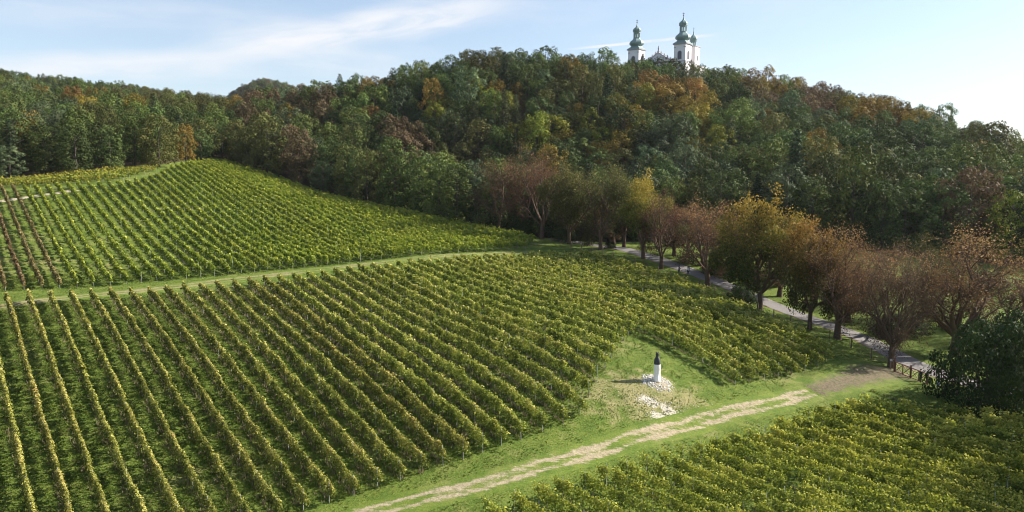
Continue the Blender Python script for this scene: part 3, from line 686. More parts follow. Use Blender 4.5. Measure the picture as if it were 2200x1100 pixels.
# ------------------------------------------------------------------ alley trees: limbs and twigs that show, thin autumn leaves
def limb_tree(seed, Ht=15., Rc=5.2, nl=6, leaves=7, lsize=.25, trunk_h=.19, lean=.0, r0=.42, twigs=4):
    g = np.random.default_rng(seed); limbs = []; leafc = []
    zc = Ht * (trunk_h + .42); az_ = Ht * .45
    ph = g.uniform(0, 6.28, 4)
    def inside(p):
        th_ = math.atan2(p[1], p[0]); k_ = 1 + .2 * math.sin(2 * th_ + ph[0]) + .16 * math.sin(3 * th_ + ph[1] + p[2] * .5) + .12 * math.sin(5 * th_ + ph[2] - p[2] * .7)
        return ((p[0] ** 2 + p[1] ** 2) / Rc ** 2 + ((p[2] - zc) / az_) ** 2) / k_ ** 2
    th = Ht * trunk_h; tp = np.array([[0, 0, -.5], [0, 0, .15], [.05, 0, th * .45], [.1 + lean * .5, .05, th * .8], [.15 + lean, .1, th * 1.05]])
    trunk = tube(tp, r0 * np.array([1.5, 1.2, .95, .95, .9]), 9)
    def grow(p, d, L, r, lev, out):
        n = (0, 6, 4, 3, 2)[lev]; P = [p]; dd = d.copy()
        for i in range(n):
            dd = dd + g.normal(0, .12 + .05 * lev, 3) + np.array([0, 0, (.10, .10, .05, .02, .0)[lev]]); dd /= np.linalg.norm(dd)
            q = P[-1] + dd * L / n
            if inside(q) > 1.05 and i > 0: break
            P.append(q)
        P = np.array(P); m = len(P)
        if m < 2: return
        out.append(tube(P, r * np.linspace(1, .32 if lev < 4 else .4, m), (0, 7, 5, 4, 3)[lev]))
        if lev == 4:
            k = g.poisson(leaves); leafc.append(P[-1] + g.normal(0, .42, (k, 3))); return
        nc = (0, 7, 6, 5, twigs)[lev]if lev < 4 else 0
        nc = (0, 7, 6, twigs)[lev] if lev < 4 else 0
        for c in range(nc):
            s = .28 + .72 * (c + g.random()) / nc; i = s * (m - 1); a = int(min(m - 2, i)); pos = P[a] + (P[a + 1] - P[a]) * (i - a)
            t = P[a + 1] - P[a]; t /= np.linalg.norm(t); pr = np.cross(t, g.normal(size=3)); pr /= np.linalg.norm(pr); an = g.uniform(.5, .95)
            d2 = t * math.cos(an) + pr * math.sin(an); d2[2] += .12
            grow(pos, d2 / np.linalg.norm(d2), L * g.uniform(.38, .6), r * (1 - .55 * s) * .6, lev + 1, out)
    for l in range(nl):
        a = l * 6.283 / nl + g.normal(0, .25); tilt = g.uniform(.3, 1.15) if l else .1
        d = np.array([math.cos(a) * math.sin(tilt), math.sin(a) * math.sin(tilt), math.cos(tilt)]); out = []
        st = tp[-1] + np.array([math.cos(a), math.sin(a), 0]) * r0 * .25 - np.array([0, 0, g.uniform(.1, th * .3)])
        grow(st, d, Ht * g.uniform(.5, .68), r0 * g.uniform(.42, .62), 1, out); limbs.append(merge(out))
    lc = np.concatenate(leafc); k = len(lc); nn = g.normal(0, .7, (k, 3)) + np.array([0, 0, .5])
    lv, lf = leaf_quads(lc, nn, lsize * g.uniform(.6, 1.3, k), .75, g)
    top = (lc[:, 2] - Ht * .3) / (Ht * .7); r = np.clip(.12 + .75 * top + g.normal(0, .16, k), 0, 1)  # colour graded by height: yellowed tops on turning trees, painted sunlight on others
    return trunk, limbs, (lv, lf, np.repeat(r, 4))
def limb_meshes(seed, tint, bark=BARK_WARM, **kw):
    tr, li, (v, f, r) = limb_tree(seed, **kw)
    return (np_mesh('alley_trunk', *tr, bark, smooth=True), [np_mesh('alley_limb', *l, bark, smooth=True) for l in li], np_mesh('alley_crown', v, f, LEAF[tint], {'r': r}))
AP = {'rust1': limb_meshes(1, 'rust', leaves=5, lsize=.22), 'rust3': limb_meshes(12, 'rust', leaves=7, nl=8, lsize=.19, twigs=5), 'rust2': limb_meshes(2, 'rust', leaves=5, nl=7, lsize=.22), 'brown1': limb_meshes(3, 'rust', leaves=3.6, lsize=.22),
      'brown2': limb_meshes(4, 'olive', leaves=7, nl=7), 'ochre1': limb_meshes(5, 'turning', leaves=20, lsize=.32, nl=7), 'orange1': limb_meshes(6, 'turning_orange', leaves=22, lsize=.32),
      'olive1': limb_meshes(7, 'olive', leaves=18, lsize=.3), 'bare1': limb_meshes(8, 'brown', leaves=4.5, nl=8, twigs=5, lsize=.19)}
def alley_tree(kind, px, D, top, half, label, group='trees along the road', rz=None, bx=None):
    x = (px - 1100) / F * D; d0 = ray(px, 550); x = d0[0] / d0[1] * D; z = h1(x, D)
    _, y0, dep = project(x, D, z); Ht = (float(y0) - top) / F * float(dep); sx = half / F * D / 5.2
    root = link('alley_tree', None, None, (x, D, z), rz if rz is not None else random.uniform(0, 6.28), (sx, sx, Ht / 15.)); tag(root, label, 'tree', group)
    t, li, c = AP[kind]; link('trunk', t, root)
    for l in li: link('limb', l, root)
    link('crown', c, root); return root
ALLEYT = [
 ('rust1', 1072, 207, 330, 52, 'reddish sparse tree, farthest left in the alley, pale bare trunk'),
 ('brown1', 1163, 201, 322, 55, 'tall twiggy brown tree with dark trunk beside the upper vine corner'),
 ('rust2', 1130, 214, 338, 48, 'rust topped tree squeezed between the two leftmost alley trees'),
 ('olive1', 1222, 193, 362, 48, 'olive and ochre leafy tree right of the tall twiggy tree'),
 ('brown2', 1290, 182, 362, 50, 'brown purple tree on a straight thick dark trunk'),
 ('olive1', 1340, 186, 370, 44, 'olive grey tree behind the bright yellow tree'),
 ('ochre1', 1382, 170, 390, 50, 'bright yellow orange leafy tree in the middle of the alley'),
 ('brown1', 1421, 160, 416, 52, 'thin brown tree right of the bright yellow tree'),
 ('rust2', 1522, 145, 422, 72, 'forked rust brown tree beside the walkers on the road'),
 ('rust1', 1478, 172, 430, 52, 'red brown tree across the road behind the walkers'),
 ('brown1', 1592, 152, 446, 56, 'many stemmed brown tree left of the dark leafy ochre tree'),
 ('ochre1', 1637, 130, 434, 68, 'large ochre tree with a dark green lower crown and low dark shrub'),
 ('orange1', 1747, 117, 462, 56, 'dense orange topped tree left of the clear dark trunk'),
 ('rust3', 1808, 112.5, 496, 86, 'wide brown tree on a clear dark trunk by the fence'),
 ('bare1', 1928, 100, 520, 78, 'dense twiggy dark brown tree standing at the gate post'),
 ('rust3', 2066, 107, 502, 118, 'broad rust brown tree across the road from the gate'),
 ('brown1', 2185, 118, 560, 76, 'grey brown tree cut by the right frame behind the dark tree'),
 ('rust1', 1905, 138, 520, 66, 'rust topped tree across the road behind the gate tree'),
 ('rust2', 1700, 158, 462, 58, 'rust red tree peeping behind the ochre and orange trees'),
 ('brown2', 2010, 128, 520, 64, 'brown tree between the gate tree and the broad rust tree'),
 ('brown2', 1255, 206, 385, 40, 'small brown tree behind the olive tree across the road'),
]
for a in ALLEYT: alley_tree(a[0], a[1], a[2], a[3], a[4] * 1.02, a[5])
_rp = np.array(alley_xy)
for j in range(len(_rp) - 1):
    for t_ in (.3, .8):
        p_ = _rp[j] * (1 - t_) + _rp[j + 1] * t_ + UD * 11.5; n_ = 2 * j + int(t_ > .5)
        if n_ in (0, 3): continue
        hp_ = project(p_[0], p_[1], h1(*p_)); tp_ = hp_[1] - random.uniform(11, 14) * F / hp_[2]
        alley_tree(('rust1', 'brown1', 'rust2', 'brown2')[n_ % 4], hp_[0], p_[1], tp_, 6.2 * F / hp_[2], f'{("rust brown", "grey brown", "red brown", "dark brown")[n_ % 4]} tree in the rear alley row, {ordinal(n_ + 1)} place back from the gate')

for j, (x_, y_, h_) in enumerate(((66, 74, 15), (62, 64, 16), (60, 54, 16))):
    hp_ = project(x_, y_, h1(x_, y_)); alley_tree(('olive1', 'brown2', 'olive1')[j], hp_[0], y_, hp_[1] - h_ * F / hp_[2], 6.4 * F / hp_[2], f'alley tree shading the lower vines, {ordinal(j + 1)} beyond the right frame')

# dense small trees and shrubs
def bush_mesh(seed, tint, Rc, Hc, lobes, per, size, base=.1):
    g = np.random.default_rng(seed); v, f, r = crown_broad(g, Rc, Hc, base, lobes, per, size); return np_mesh('bush_' + tint, v, f, LEAF[tint], {'r': r})
BUSH = {'dark': bush_mesh(31, 'shaded_green', 4.3, 5.6, 64, 420, .21), 'mid': bush_mesh(32, 'mid', 4.3, 5.2, 30, 130, .34), 'olive': bush_mesh(33, 'olive', 4.3, 5.2, 28, 110, .34)}
def stem_mesh(seed):
    g = np.random.default_rng(seed); parts = []
    for i in range(6):
        th = g.uniform(0, 6.28); s = np.linspace(0, 1, 5); q = np.c_[np.cos(th) * s * 1.6, np.sin(th) * s * 1.6, -.3 + s * 4.2]; parts.append(tube(q, np.linspace(.12, .03, 5), 5))
    v, f = merge(parts); return np_mesh('bush_stems', v, f, BARK)
BSTEM = stem_mesh(9)
def shrub(name, kind, px, D, wid, hgt, label, cat, group='shrubs by the road', dz=0.):
    d0 = ray(px, 550); x = d0[0] / d0[1] * D
    root = link(name, None, None, (x, D, h1(x, D) + dz), random.uniform(0, 6.28), (wid / 8.6, wid / 8.6, hgt / 6.)); tag(root, label, cat, group)
    link('foliage', BUSH[kind], root); link('stems', BSTEM, root); return root
shrub('dense_tree', 'dark', 2138, 84, 11., 11.5, 'dense dark green tree at the right frame by the gate', 'tree', 'dense dark trees at the right')
shrub('dense_tree', 'dark', 2215, 90, 9., 11.5, 'second dense dark tree cut off by the right frame', 'tree', 'dense dark trees at the right')
for a in (('dark', 1598, 134, 5.6, 3.6, 'low dark shrub under the large ochre tree'), ('dark', 1540, 156, 7, 3., 'dark shrub behind the forked tree across the road'), ('mid', 1490, 166, 7, 2.6, 'green shrub across the road above the walkers'),
          ('olive', 1388, 178, 5, 3, 'olive shrub at the foot of the bright yellow tree'), ('dark', 1215, 196, 6, 4.5, 'dark shrub at the foot of the olive tree'), ('olive', 1262, 190, 4.5, 3.5, 'small olive shrub left of the thick dark trunk'), ('mid', 980, 222, 7, 9, 'bright green young tree at the shaded wood edge'),
          ('olive', 1040, 212, 6, 5, 'olive shrub below the leftmost alley tree'), ('dark', 1120, 210, 8, 5, 'dark shrub between the two leftmost alley trunks'), ('dark', 1950, 118, 8, 3.4, 'dark shrub across the road behind the gate tree'), ('mid', 2025, 122, 6, 4, 'green shrub left of the broad rust tree trunk'),
          ('dark', 1660, 150, 7, 3.2, 'dark shrub across the road right of the ochre tree'), ('mid', 1770, 146, 8, 2.8, 'green shrub across the road behind the clear dark trunk'), ('olive', 1850, 142, 7, 3., 'olive shrub across the road left of the gate tree'), ('mid', 2120, 120, 8, 5, 'green shrub behind the dense dark tree'),
          ('mid', 1880, 150, 5, 3.2, 'green shrub in the meadow left of the rear rust tree'), ('olive', 1960, 148, 6, 4.2, 'olive shrub in the meadow right of the gate tree'), ('mid', 2060, 150, 7, 4.6, 'green shrub in the meadow behind the broad rust tree'), ('dark', 2130, 146, 7, 5, 'dark shrub in the meadow near the right frame'),
          ('olive', 2180, 140, 6, 4, 'olive shrub in the meadow at the right frame'), ('mid', 1560, 176, 6, 3.4, 'green shrub in the meadow above the forked tree'), ('dark', 1440, 186, 7, 4, 'dark shrub in the meadow above the thin brown tree'), ('olive', 1790, 168, 7, 4, 'olive shrub in the meadow between the orange and rust trees'),
          ('dark', 1310, 184, 3.2, 1.8, 'little dark bush by the fence near the vine corner'), ('olive', 1380, 160, 3, 1.8, 'little pale bush on the fence line left of the walkers')):
    shrub('shrub', *a, 'shrub')

# ------------------------------------------------------------------ church on the hilltop
PLASTER = simple('pale_plaster', (.78, .74, .74), .85, .2, .06, .5); TRIM = simple('stone_trim', (.42, .38, .4), .8, .2, .12, 1.)
COPPER = simple('green_copper', (.2, .275, .26), .55, .4, .22, .6); SLATE = simple('grey_roof', (.3, .29, .32), .7, .3, .12, .8)
DARKW = simple('dark_window', (.06, .055, .07), .3, .5, .2, 2.); WHITE = simple('white_trim', (.75, .73, .72), .8, .2, .05, 1.); IRON = simple('dark_iron', (.1, .12, .12), .5, .4, .2, 2.)
def bm_obj(name, bm, m, parent=None, loc=(0, 0, 0), smooth=False):
    bmesh.ops.recalc_face_normals(bm, faces=bm.faces[:])
    me = bpy.data.meshes.new(name); bm.to_mesh(me); bm.free(); me.materials.append(m)
    if smooth: me.polygons.foreach_set('use_smooth', np.ones(len(me.polygons), bool))
    return link(name, me, parent, loc)
def box(bm, c, s, bev=0.):
    r = bmesh.ops.create_cube(bm, size=1, matrix=Matrix.Translation(c) @ Matrix.Diagonal((*s, 1)))
    if bev: bmesh.ops.bevel(bm, geom=list({e for v in r['verts'] for e in v.link_edges}), offset=bev, segments=1, affect='EDGES')
def lathe(bm, prof, sides=8, rot=None, c=(0, 0)):
    rot = math.pi / sides if rot is None else rot; rings = []
    for r, z in prof: rings.append([bm.verts.new((c[0] + r * math.cos(rot + k * 2 * math.pi / sides), c[1] + r * math.sin(rot + k * 2 * math.pi / sides), z)) for k in range(sides)])
    for a, b in zip(rings[:-1], rings[1:]):
        for k in range(sides): bm.faces.new((a[k], a[(k + 1) % sides], b[(k + 1) % sides], b[k]))
    bm.faces.new(rings[0][::-1]); bm.faces.new(rings[-1])
def arch_prism(bm, w, h, t, c, facing):
    """arched slab of width w, height h, thickness t; facing 'x' or 'y'"""
    pts = [(-w / 2, 0), (w / 2, 0)] + [(w / 2 * math.cos(a), h - w / 2 + w / 2 * math.sin(a)) for a in np.linspace(0, math.pi, 9)]
    A = []; B = []
    for p, q in pts:
        for L, s in ((A, -t / 2), (B, t / 2)):
            L.append(bm.verts.new((c[0] + (p if facing == 'y' else s), c[1] + (s if facing == 'y' else p), c[2] + q)))
    bm.faces.new(A); bm.faces.new(B[::-1])
    for i in range(len(A)): bm.faces.new((A[i], A[(i + 1) % len(A)], B[(i + 1) % len(A)], B[i]))
CHZ = h1(*CH_C) - 1.5
church = link('church', None, None, (CH_C[0], CH_C[1], CHZ), -CH_A); tag(church, 'pale hilltop church with twin towers and green copper onion domes', 'church')
EAVE = CZ + 74.6 - CHZ
def tower(cx, cy, w=7.4, eave=EAVE, k=1., windows=True):
    bm = bmesh.new(); box(bm, (0, 0, eave / 2), (w, w, eave)); t = bm_obj('tower', bm, PLASTER, church, (cx, cy, 0))
    bm = bmesh.new(); box(bm, (0, 0, eave - 10.2), (w + .5, w + .5, .45), .05); box(bm, (0, 0, eave - .25), (w + 1.3, w + 1.3, .5), .08)
    for sx in (-1, 1):
        for sy in (-1, 1): box(bm, (sx * (w / 2 - .55), sy * (w / 2 - .55), eave - 2.1), (1.35, 1.35, .5), .05)
    bm_obj('cornice', bm, TRIM, t)
    for fx, fy in ((0, -1), (1, 0), (-1, 0), (0, 1)):
        fac = 'y' if fy else 'x'
        bm = bmesh.new(); arch_prism(bm, 2.2, 4.6, .25, (fx * (w / 2 + .04), fy * (w / 2 + .04), eave - 8.9), fac); wi = bm_obj('window', bm, DARKW, t)
        bm = bmesh.new(); arch_prism(bm, 2.9, 5.1, .12, (fx * (w / 2 + .02), fy * (w / 2 + .02), eave - 9.15), fac); bm_obj('frame', bm, TRIM, t)
    # copper skirt, onion, lantern, upper onion, spire and cross
    bm = bmesh.new(); rings = []; e = eave
    for hw, z in ((w / 2 + .75, e - .02), (w / 2 + .15, e + .55), (w / 2 - 1.0, e + 1.5), (2.35 * k, e + 2.3)):
        rings.append([bm.verts.new((sx * hw, sy * hw, z)) for sx, sy in ((-1, -1), (1, -1), (1, 1), (-1, 1))])
    for a, b in zip(rings[:-1], rings[1:]):
        for q in range(4): bm.faces.new((a[q], a[(q + 1) % 4], b[(q + 1) % 4], b[q]))
    bm.faces.new(rings[0][::-1]); bm.faces.new(rings[-1]); bm_obj('roof_skirt', bm, COPPER, t)
    bm = bmesh.new(); lathe(bm, [(2.9 * k, e + 1.95), (3.2 * k, e + 2.2), (4.2 * k, e + 2.9), (4.55 * k, e + 3.6), (4.45 * k, e + 4.3), (3.8 * k, e + 5.2), (2.7 * k, e + 6.0), (2.15 * k, e + 6.6)]); bm_obj('onion_dome', bm, COPPER, t)
    z = e + 6.6
    bm = bmesh.new(); lathe(bm, [(2.15 * k, z - .05), (2.15 * k, z + .5)])
    for q in range(8):
        a = math.pi / 8 + q * math.pi / 4; lathe(bm, [(.34 * k, z + .4), (.34 * k, z + 3.9)], 6, None, (1.75 * k * math.cos(a), 1.75 * k * math.sin(a)))
    lathe(bm, [(2.1 * k, z + 3.4), (2.1 * k, z + 3.9), (2.55 * k, z + 4.1), (2.55 * k, z + 4.45)]); bm_obj('lantern', bm, COPPER, t)
    z += 4.4
    bm = bmesh.new(); lathe(bm, [(2.2 * k, z), (2.5 * k, z + .4), (2.5 * k, z + .95), (2.1 * k, z + 1.6), (1.3 * k, z + 2.2), (.7 * k, z + 2.7), (.35 * k, z + 3.6), (.18, z + 4.6)]); bm_obj('lantern_dome', bm, COPPER, t)
    bm = bmesh.new(); lathe(bm, [(.12, z + 4.5), (.12, z + 5.0), (.42, z + 5.2), (.42, z + 5.5), (.12, z + 5.7), (.1, z + 7.0)], 8); box(bm, (0, 0, z + 6.4), (1.3, .2, .2)); bm_obj('cross', bm, IRON, t)
    return t
tower(-15.5, 0); tower(15.5, 0)
# rear stair block with its small cupola
bm = bmesh.new(); e2 = EAVE - .6; box(bm, (0, 0, e2 / 2), (5.6, 6.4, e2)); rb = bm_obj('rear_block', bm, PLASTER, church, (16.6, 11.2, 0))
bm = bmesh.new(); box(bm, (0, 0, e2 + .2), (6.2, 7., .4), .05); bm_obj('cornice', bm, TRIM, rb)
bm = bmesh.new(); arch_prism(bm, 1.1, 3., .2, (2.84, 0, e2 - 8), 'x'); bm_obj('window', bm, DARKW, rb)
bm = bmesh.new()
for q in range(8):
    a = math.pi / 8 + q * math.pi / 4; lathe(bm, [(.25, e2 + .4), (.25, e2 + 3.2)], 6, None, (1.3 * math.cos(a), 1.3 * math.sin(a)))
lathe(bm, [(1.7, e2 + 3.1), (1.9, e2 + 3.4), (2., e2 + 3.8)]); bm_obj('lantern', bm, COPPER, rb)
bm = bmesh.new(); lathe(bm, [(1.7, e2 + 3.75), (2.2, e2 + 4.5), (2.25, e2 + 5.2), (1.8, e2 + 6.1), (.9, e2 + 6.9), (.45, e2 + 7.6), (.15, e2 + 8.6)]); bm_obj('onion_dome', bm, COPPER, rb)
bm = bmesh.new(); lathe(bm, [(.1, e2 + 8.5), (.3, e2 + 8.8), (.3, e2 + 9.05), (.1, e2 + 9.3), (.08, e2 + 11.6)], 8); box(bm, (0, 0, e2 + 10.8), (1., .16, .16)); bm_obj('cross', bm, IRON, rb)
# nave, gable with stepped pinnacles, roof
GB = CZ + 67. - CHZ; GA = CZ + 71.2 - CHZ
bm = bmesh.new(); box(bm, (0, 20, GB / 2 - .6), (24, 40, GB - 1.2)); bm_obj('nave_wall', bm, PLASTER, church)
bm = bmesh.new()
A = [bm.verts.new((x, -1.2, z)) for x, z in ((-8.2, GB - 1.25), (8.2, GB - 1.25), (0, GA))]; B = [bm.verts.new((x, -.3, z)) for x, z in ((-8.2, GB - 1.25), (8.2, GB - 1.25), (0, GA))]
bm.faces.new(A); bm.faces.new(B[::-1])
for q in range(3): bm.faces.new((A[q], A[(q + 1) % 3], B[(q + 1) % 3], B[q]))
gable = bm_obj('gable', bm, PLASTER, church)
bm = bmesh.new()
for s in (-1, 1):
    for q in range(24):
        f0 = (q + .5) / 24; box(bm, (s * 8.5 * (1 - f0), -.85, GB - 1.2 + (GA - GB + 1.2) * f0 + .12), (.44, 1.3, .34))
bm_obj('raking_cornice', bm, TRIM, gable)
for s in (-1, 1):
    for f0 in (.02, .27, .52, .77):
        x = s * 8.5 * (1 - f0); z = GB - 1.2 + (GA - GB + 1.2) * f0
        bm = bmesh.new(); box(bm, (x, -.85, z + .7), (.5, .6, 1.4), .05); lathe(bm, [(.36, z + 1.38), (.1, z + 2.1)], 4, math.pi / 4, (x, -.85)); bm_obj('pinnacle', bm, TRIM, gable)
bm = bmesh.new()
for s in (-1, 1):
    for q in range(20):
        f0 = (q + .5) / 20; box(bm, (s * 8.4 * (1 - f0), -.85, GB - .1 + (GA - GB + 1.2) * f0), (.42, .2, .16))
bm_obj('balustrade', bm, TRIM, gable)
bm = bmesh.new(); box(bm, (0, -.85, GA + .5), (.9, .9, 1.4), .08); lathe(bm, [(.38, GA + 1.15), (.42, GA + 1.9), (.48, GA + 2.7), (.3, GA + 3.1), (.16, GA + 3.2), (.27, GA + 3.5), (.2, GA + 3.8), (.05, GA + 3.95)], 10, None, (0, -.85)); bm_obj('gable_statue', bm, TRIM, gable)
bm = bmesh.new(); bmesh.ops.create_cone(bm, cap_ends=True, segments=24, radius1=1.15, radius2=1.15, depth=.2, matrix=Matrix.Translation((0, -1.25, GB)) @ Matrix.Rotation(math.pi / 2, 4, 'X')); bm_obj('round_window_surround', bm, WHITE, gable)
bm = bmesh.new(); bmesh.ops.create_cone(bm, cap_ends=True, segments=24, radius1=.65, radius2=.65, depth=.3, matrix=Matrix.Translation((0, -1.28, GB)) @ Matrix.Rotation(math.pi / 2, 4, 'X')); bm_obj('round_window', bm, DARKW, gable)
bm = bmesh.new(); RR_ = CZ + 70. - CHZ
A = [bm.verts.new((x, y, z)) for y in (-.25, 41) for x, z in ((-12.6, GB - 2.), (0, RR_), (12.6, GB - 2.))]
for f in ((0, 1, 4, 3), (1, 2, 5, 4), (0, 2, 1), (3, 4, 5), (0, 3, 5, 2)): bm.faces.new([A[q] for q in f])
bm_obj('nave_roof', bm, SLATE, church)
bm = bmesh.new(); box(bm, (10., -.6, GB - 1.1), (3.4, .5, .9)); box(bm, (-10., -.6, GB - 1.1), (3.4, .5, .9)); bm_obj('parapet', bm, TRIM, church)

# ------------------------------------------------------------------ statue on its mound of stones
WSTONE = simple('white_stone', (.8, .78, .74), .8, .25, .1, 3., bumpd=.05); BLK = simple('black_stone', (.035, .035, .04), .5, .4, .4, 6., bumpd=.02); LIME = simple('limestone_rubble', (.6, .56, .49), .9, .2, .3, 2.5)
sx, sy, sz = STATUE
statue = link('statue', None, None, (sx, sy, sz), R(15)); tag(statue, 'statue with white column body and black narrowing top on a stone mound', 'statue')
def rough_lathe(prof, seed, amp, sides=22):
    g = np.random.default_rng(seed); bm = bmesh.new(); z = np.linspace(prof[0][1], prof[-1][1], 46); rr = np.interp(z, [p[1] for p in prof], [p[0] for p in prof])
    lathe(bm, list(zip(rr, z)), sides)
    for v in bm.verts:
        a = math.atan2(v.co.y, v.co.x); k = 1 + amp * (math.sin(3 * a + v.co.z * 2.1) + .7 * math.sin(5 * a - v.co.z * 4.3) + g.normal(0, .35)); v.co.x *= k; v.co.y *= k
    return bm
o = bm_obj('column', rough_lathe([(.44, .1), (.4, .5), (.36, 1.0), (.385, 1.6), (.37, 2.1)], 1, .05), WSTONE, statue, smooth=True)
o = bm_obj('shoulders', rough_lathe([(.375, 2.1), (.38, 2.3), (.33, 2.55), (.25, 2.8), (.17, 2.95), (.155, 3.1)], 2, .04), BLK, statue, smooth=True)
bm = rough_lathe([(.15, 3.08), (.19, 3.15), (.2, 3.28), (.16, 3.4), (.05, 3.44)], 3, .03); o = bm_obj('head', bm, BLK, statue, smooth=True)
for s in (-1, 1):
    bm = bmesh.new(); lathe(bm, [(.055, 3.36), (.05, 3.46), (.015, 3.56)], 8, None, (s * .1, 0)); bm_obj('crest', bm, BLK, statue)
def rock_mesh(seed):
    g = np.random.default_rng(seed); bm = bmesh.new(); bmesh.ops.create_icosphere(bm, subdivisions=1, radius=1)
    for v in bm.verts: v.co *= g.uniform(.7, 1.15); v.co.z *= .7
    me = bpy.data.meshes.new('stone'); bm.to_mesh(me); bm.free(); me.materials.append(LIME); return me
ROCKS = [rock_mesh(i) for i in range(6)]
mound = link('stone_mound', None, None, (sx, sy, sz)); tag(mound, 'heap of pale rubble stones round the foot of the statue', 'stones')
g = np.random.default_rng(4)
bm = bmesh.new(); prof = [(1.9, -.5), (1.8, -.12), (1.4, .02), (1.0, .1), (.4, .14)]; lathe(bm, prof, 20)
for v in bm.verts: v.co.x *= g.uniform(.92, 1.08); v.co.y *= g.uniform(.92, 1.08) * .85
for v in bm.verts: v.co.z += float(H(np.array([sx + v.co.x]), np.array([sy + v.co.y]))[0] - sz) * .9
bm_obj('core', bm, simple('mound_earth', (.3, .25, .16), .95, .1, .3, 5), mound)
for i in range(290):
    a = g.uniform(0, 6.283); rr = math.sqrt(g.random()) * 1.95; x = math.cos(a) * rr; y = math.sin(a) * rr * .88
    if rr < .42: continue
    z = h1(sx + x, sy + y) - sz + np.interp(rr, [0, .9, 1.5, 2.1], [.14, .11, .03, -.06]); s = g.uniform(.07, .17)
    o = link('stone', ROCKS[i % 6], mound, (x, y, z)); o.scale = (s, s * g.uniform(.7, 1.2), s); o.rotation_euler = tuple(g.uniform(0, 6, 3))
# scattered limestone scree below the statue: a patch of broken rock
scree_c = [cast(x, y) for x, y in ((1385, 858), (1400, 862), (1430, 880), (1440, 872), (1378, 866), (1402, 892), (1420, 893), (1440, 884), (1415, 868))]
parts = []; ico = []; bm = bmesh.new(); bmesh.ops.create_icosphere(bm, subdivisions=1, radius=1); bm.verts.ensure_lookup_table()
IV = np.array([v.co[:] for v in bm.verts]); IF = np.array([[v.index for v in f.verts] for f in bm.faces]); bm.free()
for cx, cy, cz in scree_c:
    for i in range(16):
        x = cx + g.normal(0, .5); y = cy + g.normal(0, .3); s = g.uniform(.02, .07)
        V_ = IV * g.uniform(.7, 1.2, (len(IV), 1)) * np.array([s * 1.9, s * 1.6, s * .35]); parts.append((V_ + np.array([x, y, 0]), IF))
for i in range(260):
    x = sx + g.normal(0, 3.2); y = sy - 2.5 + g.normal(0, 2.4); s = g.uniform(.02, .06); parts.append((IV * s * g.uniform(.7, 1.2, (len(IV), 1)) + np.array([x, y, 0]), IF))
v, f = merge(parts); n12 = len(IV); c = v.reshape(-1, n12, 3).mean(1); hz = H(c[:, 0], c[:, 1]); v[:, 2] += np.repeat(hz, n12) + .03
tag(link('limestone_scree', np_mesh('scree', v, f, LIME)), 'white limestone rubble strewn on the slope below the statue', None, None, 'stuff')

# ------------------------------------------------------------------ gate, fence, signs
RUSTY = simple('red_brown_iron', (.14, .06, .04), .6, .4, .3, 6.); FPOST = simple('fence_post_wood', (.16, .11, .08), .85, .2, .3, 5.); PALEB = simple('pale_board', (.55, .57, .6), .6, .3, .08, 3.)
gl = cast(1921, 800); gr = cast(1992, 828)
def bar(bm, a, b, r):
    a = Vector(a); b = Vector(b); d = b - a; m_ = Matrix.Translation((a + b) / 2) @ d.to_track_quat('Z', 'Y').to_matrix().to_4x4() @ Matrix.Diagonal((r, r, d.length, 1))
    bmesh.ops.create_cube(bm, size=1, matrix=m_)
gate = link('gate', None, None, gl); tag(gate, 'red brown metal gate with crossed bars closing the vineyard entrance', 'gate')
gv = Vector(gr) - Vector(gl); gm = gv * .5
for p, hh in ((Vector((0, 0, 0)), 2.0), (gm, 1.75), (gv, 1.85)):
    bm = bmesh.new(); box(bm, (p.x, p.y, p.z + hh / 2 - .2), (.16, .16, hh + .4), .02); lathe(bm, [(.12, p.z + hh), (.02, p.z + hh + .12)], 4, math.pi / 4, (p.x, p.y)); bm_obj('post', bm, RUSTY, gate)
for a, b in ((0.03, .485), (.515, .97)):
    A0 = gv * a; B0 = gv * b; zu = Vector((0, 0, 1))
    bm = bmesh.new()
    for z in (.18, 1.5): bar(bm, A0 + zu * z, B0 + zu * z, .1)
    for t in (0, .5, 1): bar(bm, A0.lerp(B0, t) + zu * .18, A0.lerp(B0, t) + zu * 1.5, .09)
    lf = bm_obj('leaf', bm, RUSTY, gate)
    for t in (0, .5):
        bm = bmesh.new(); bar(bm, A0.lerp(B0, t) + zu * .22, A0.lerp(B0, t + .5) + zu * 1.46, .07); bm_obj('cross_bar', bm, RUSTY, lf)
        bm = bmesh.new(); bar(bm, A0.lerp(B0, t) + zu * 1.46, A0.lerp(B0, t + .5) + zu * .22, .07); bm_obj('cross_bar', bm, RUSTY, lf)
    for z in (.5, .84, 1.17):
        bm = bmesh.new(); bar(bm, A0 + zu * z, B0 + zu * z, .03); bm_obj('rail', bm, RUSTY, lf)
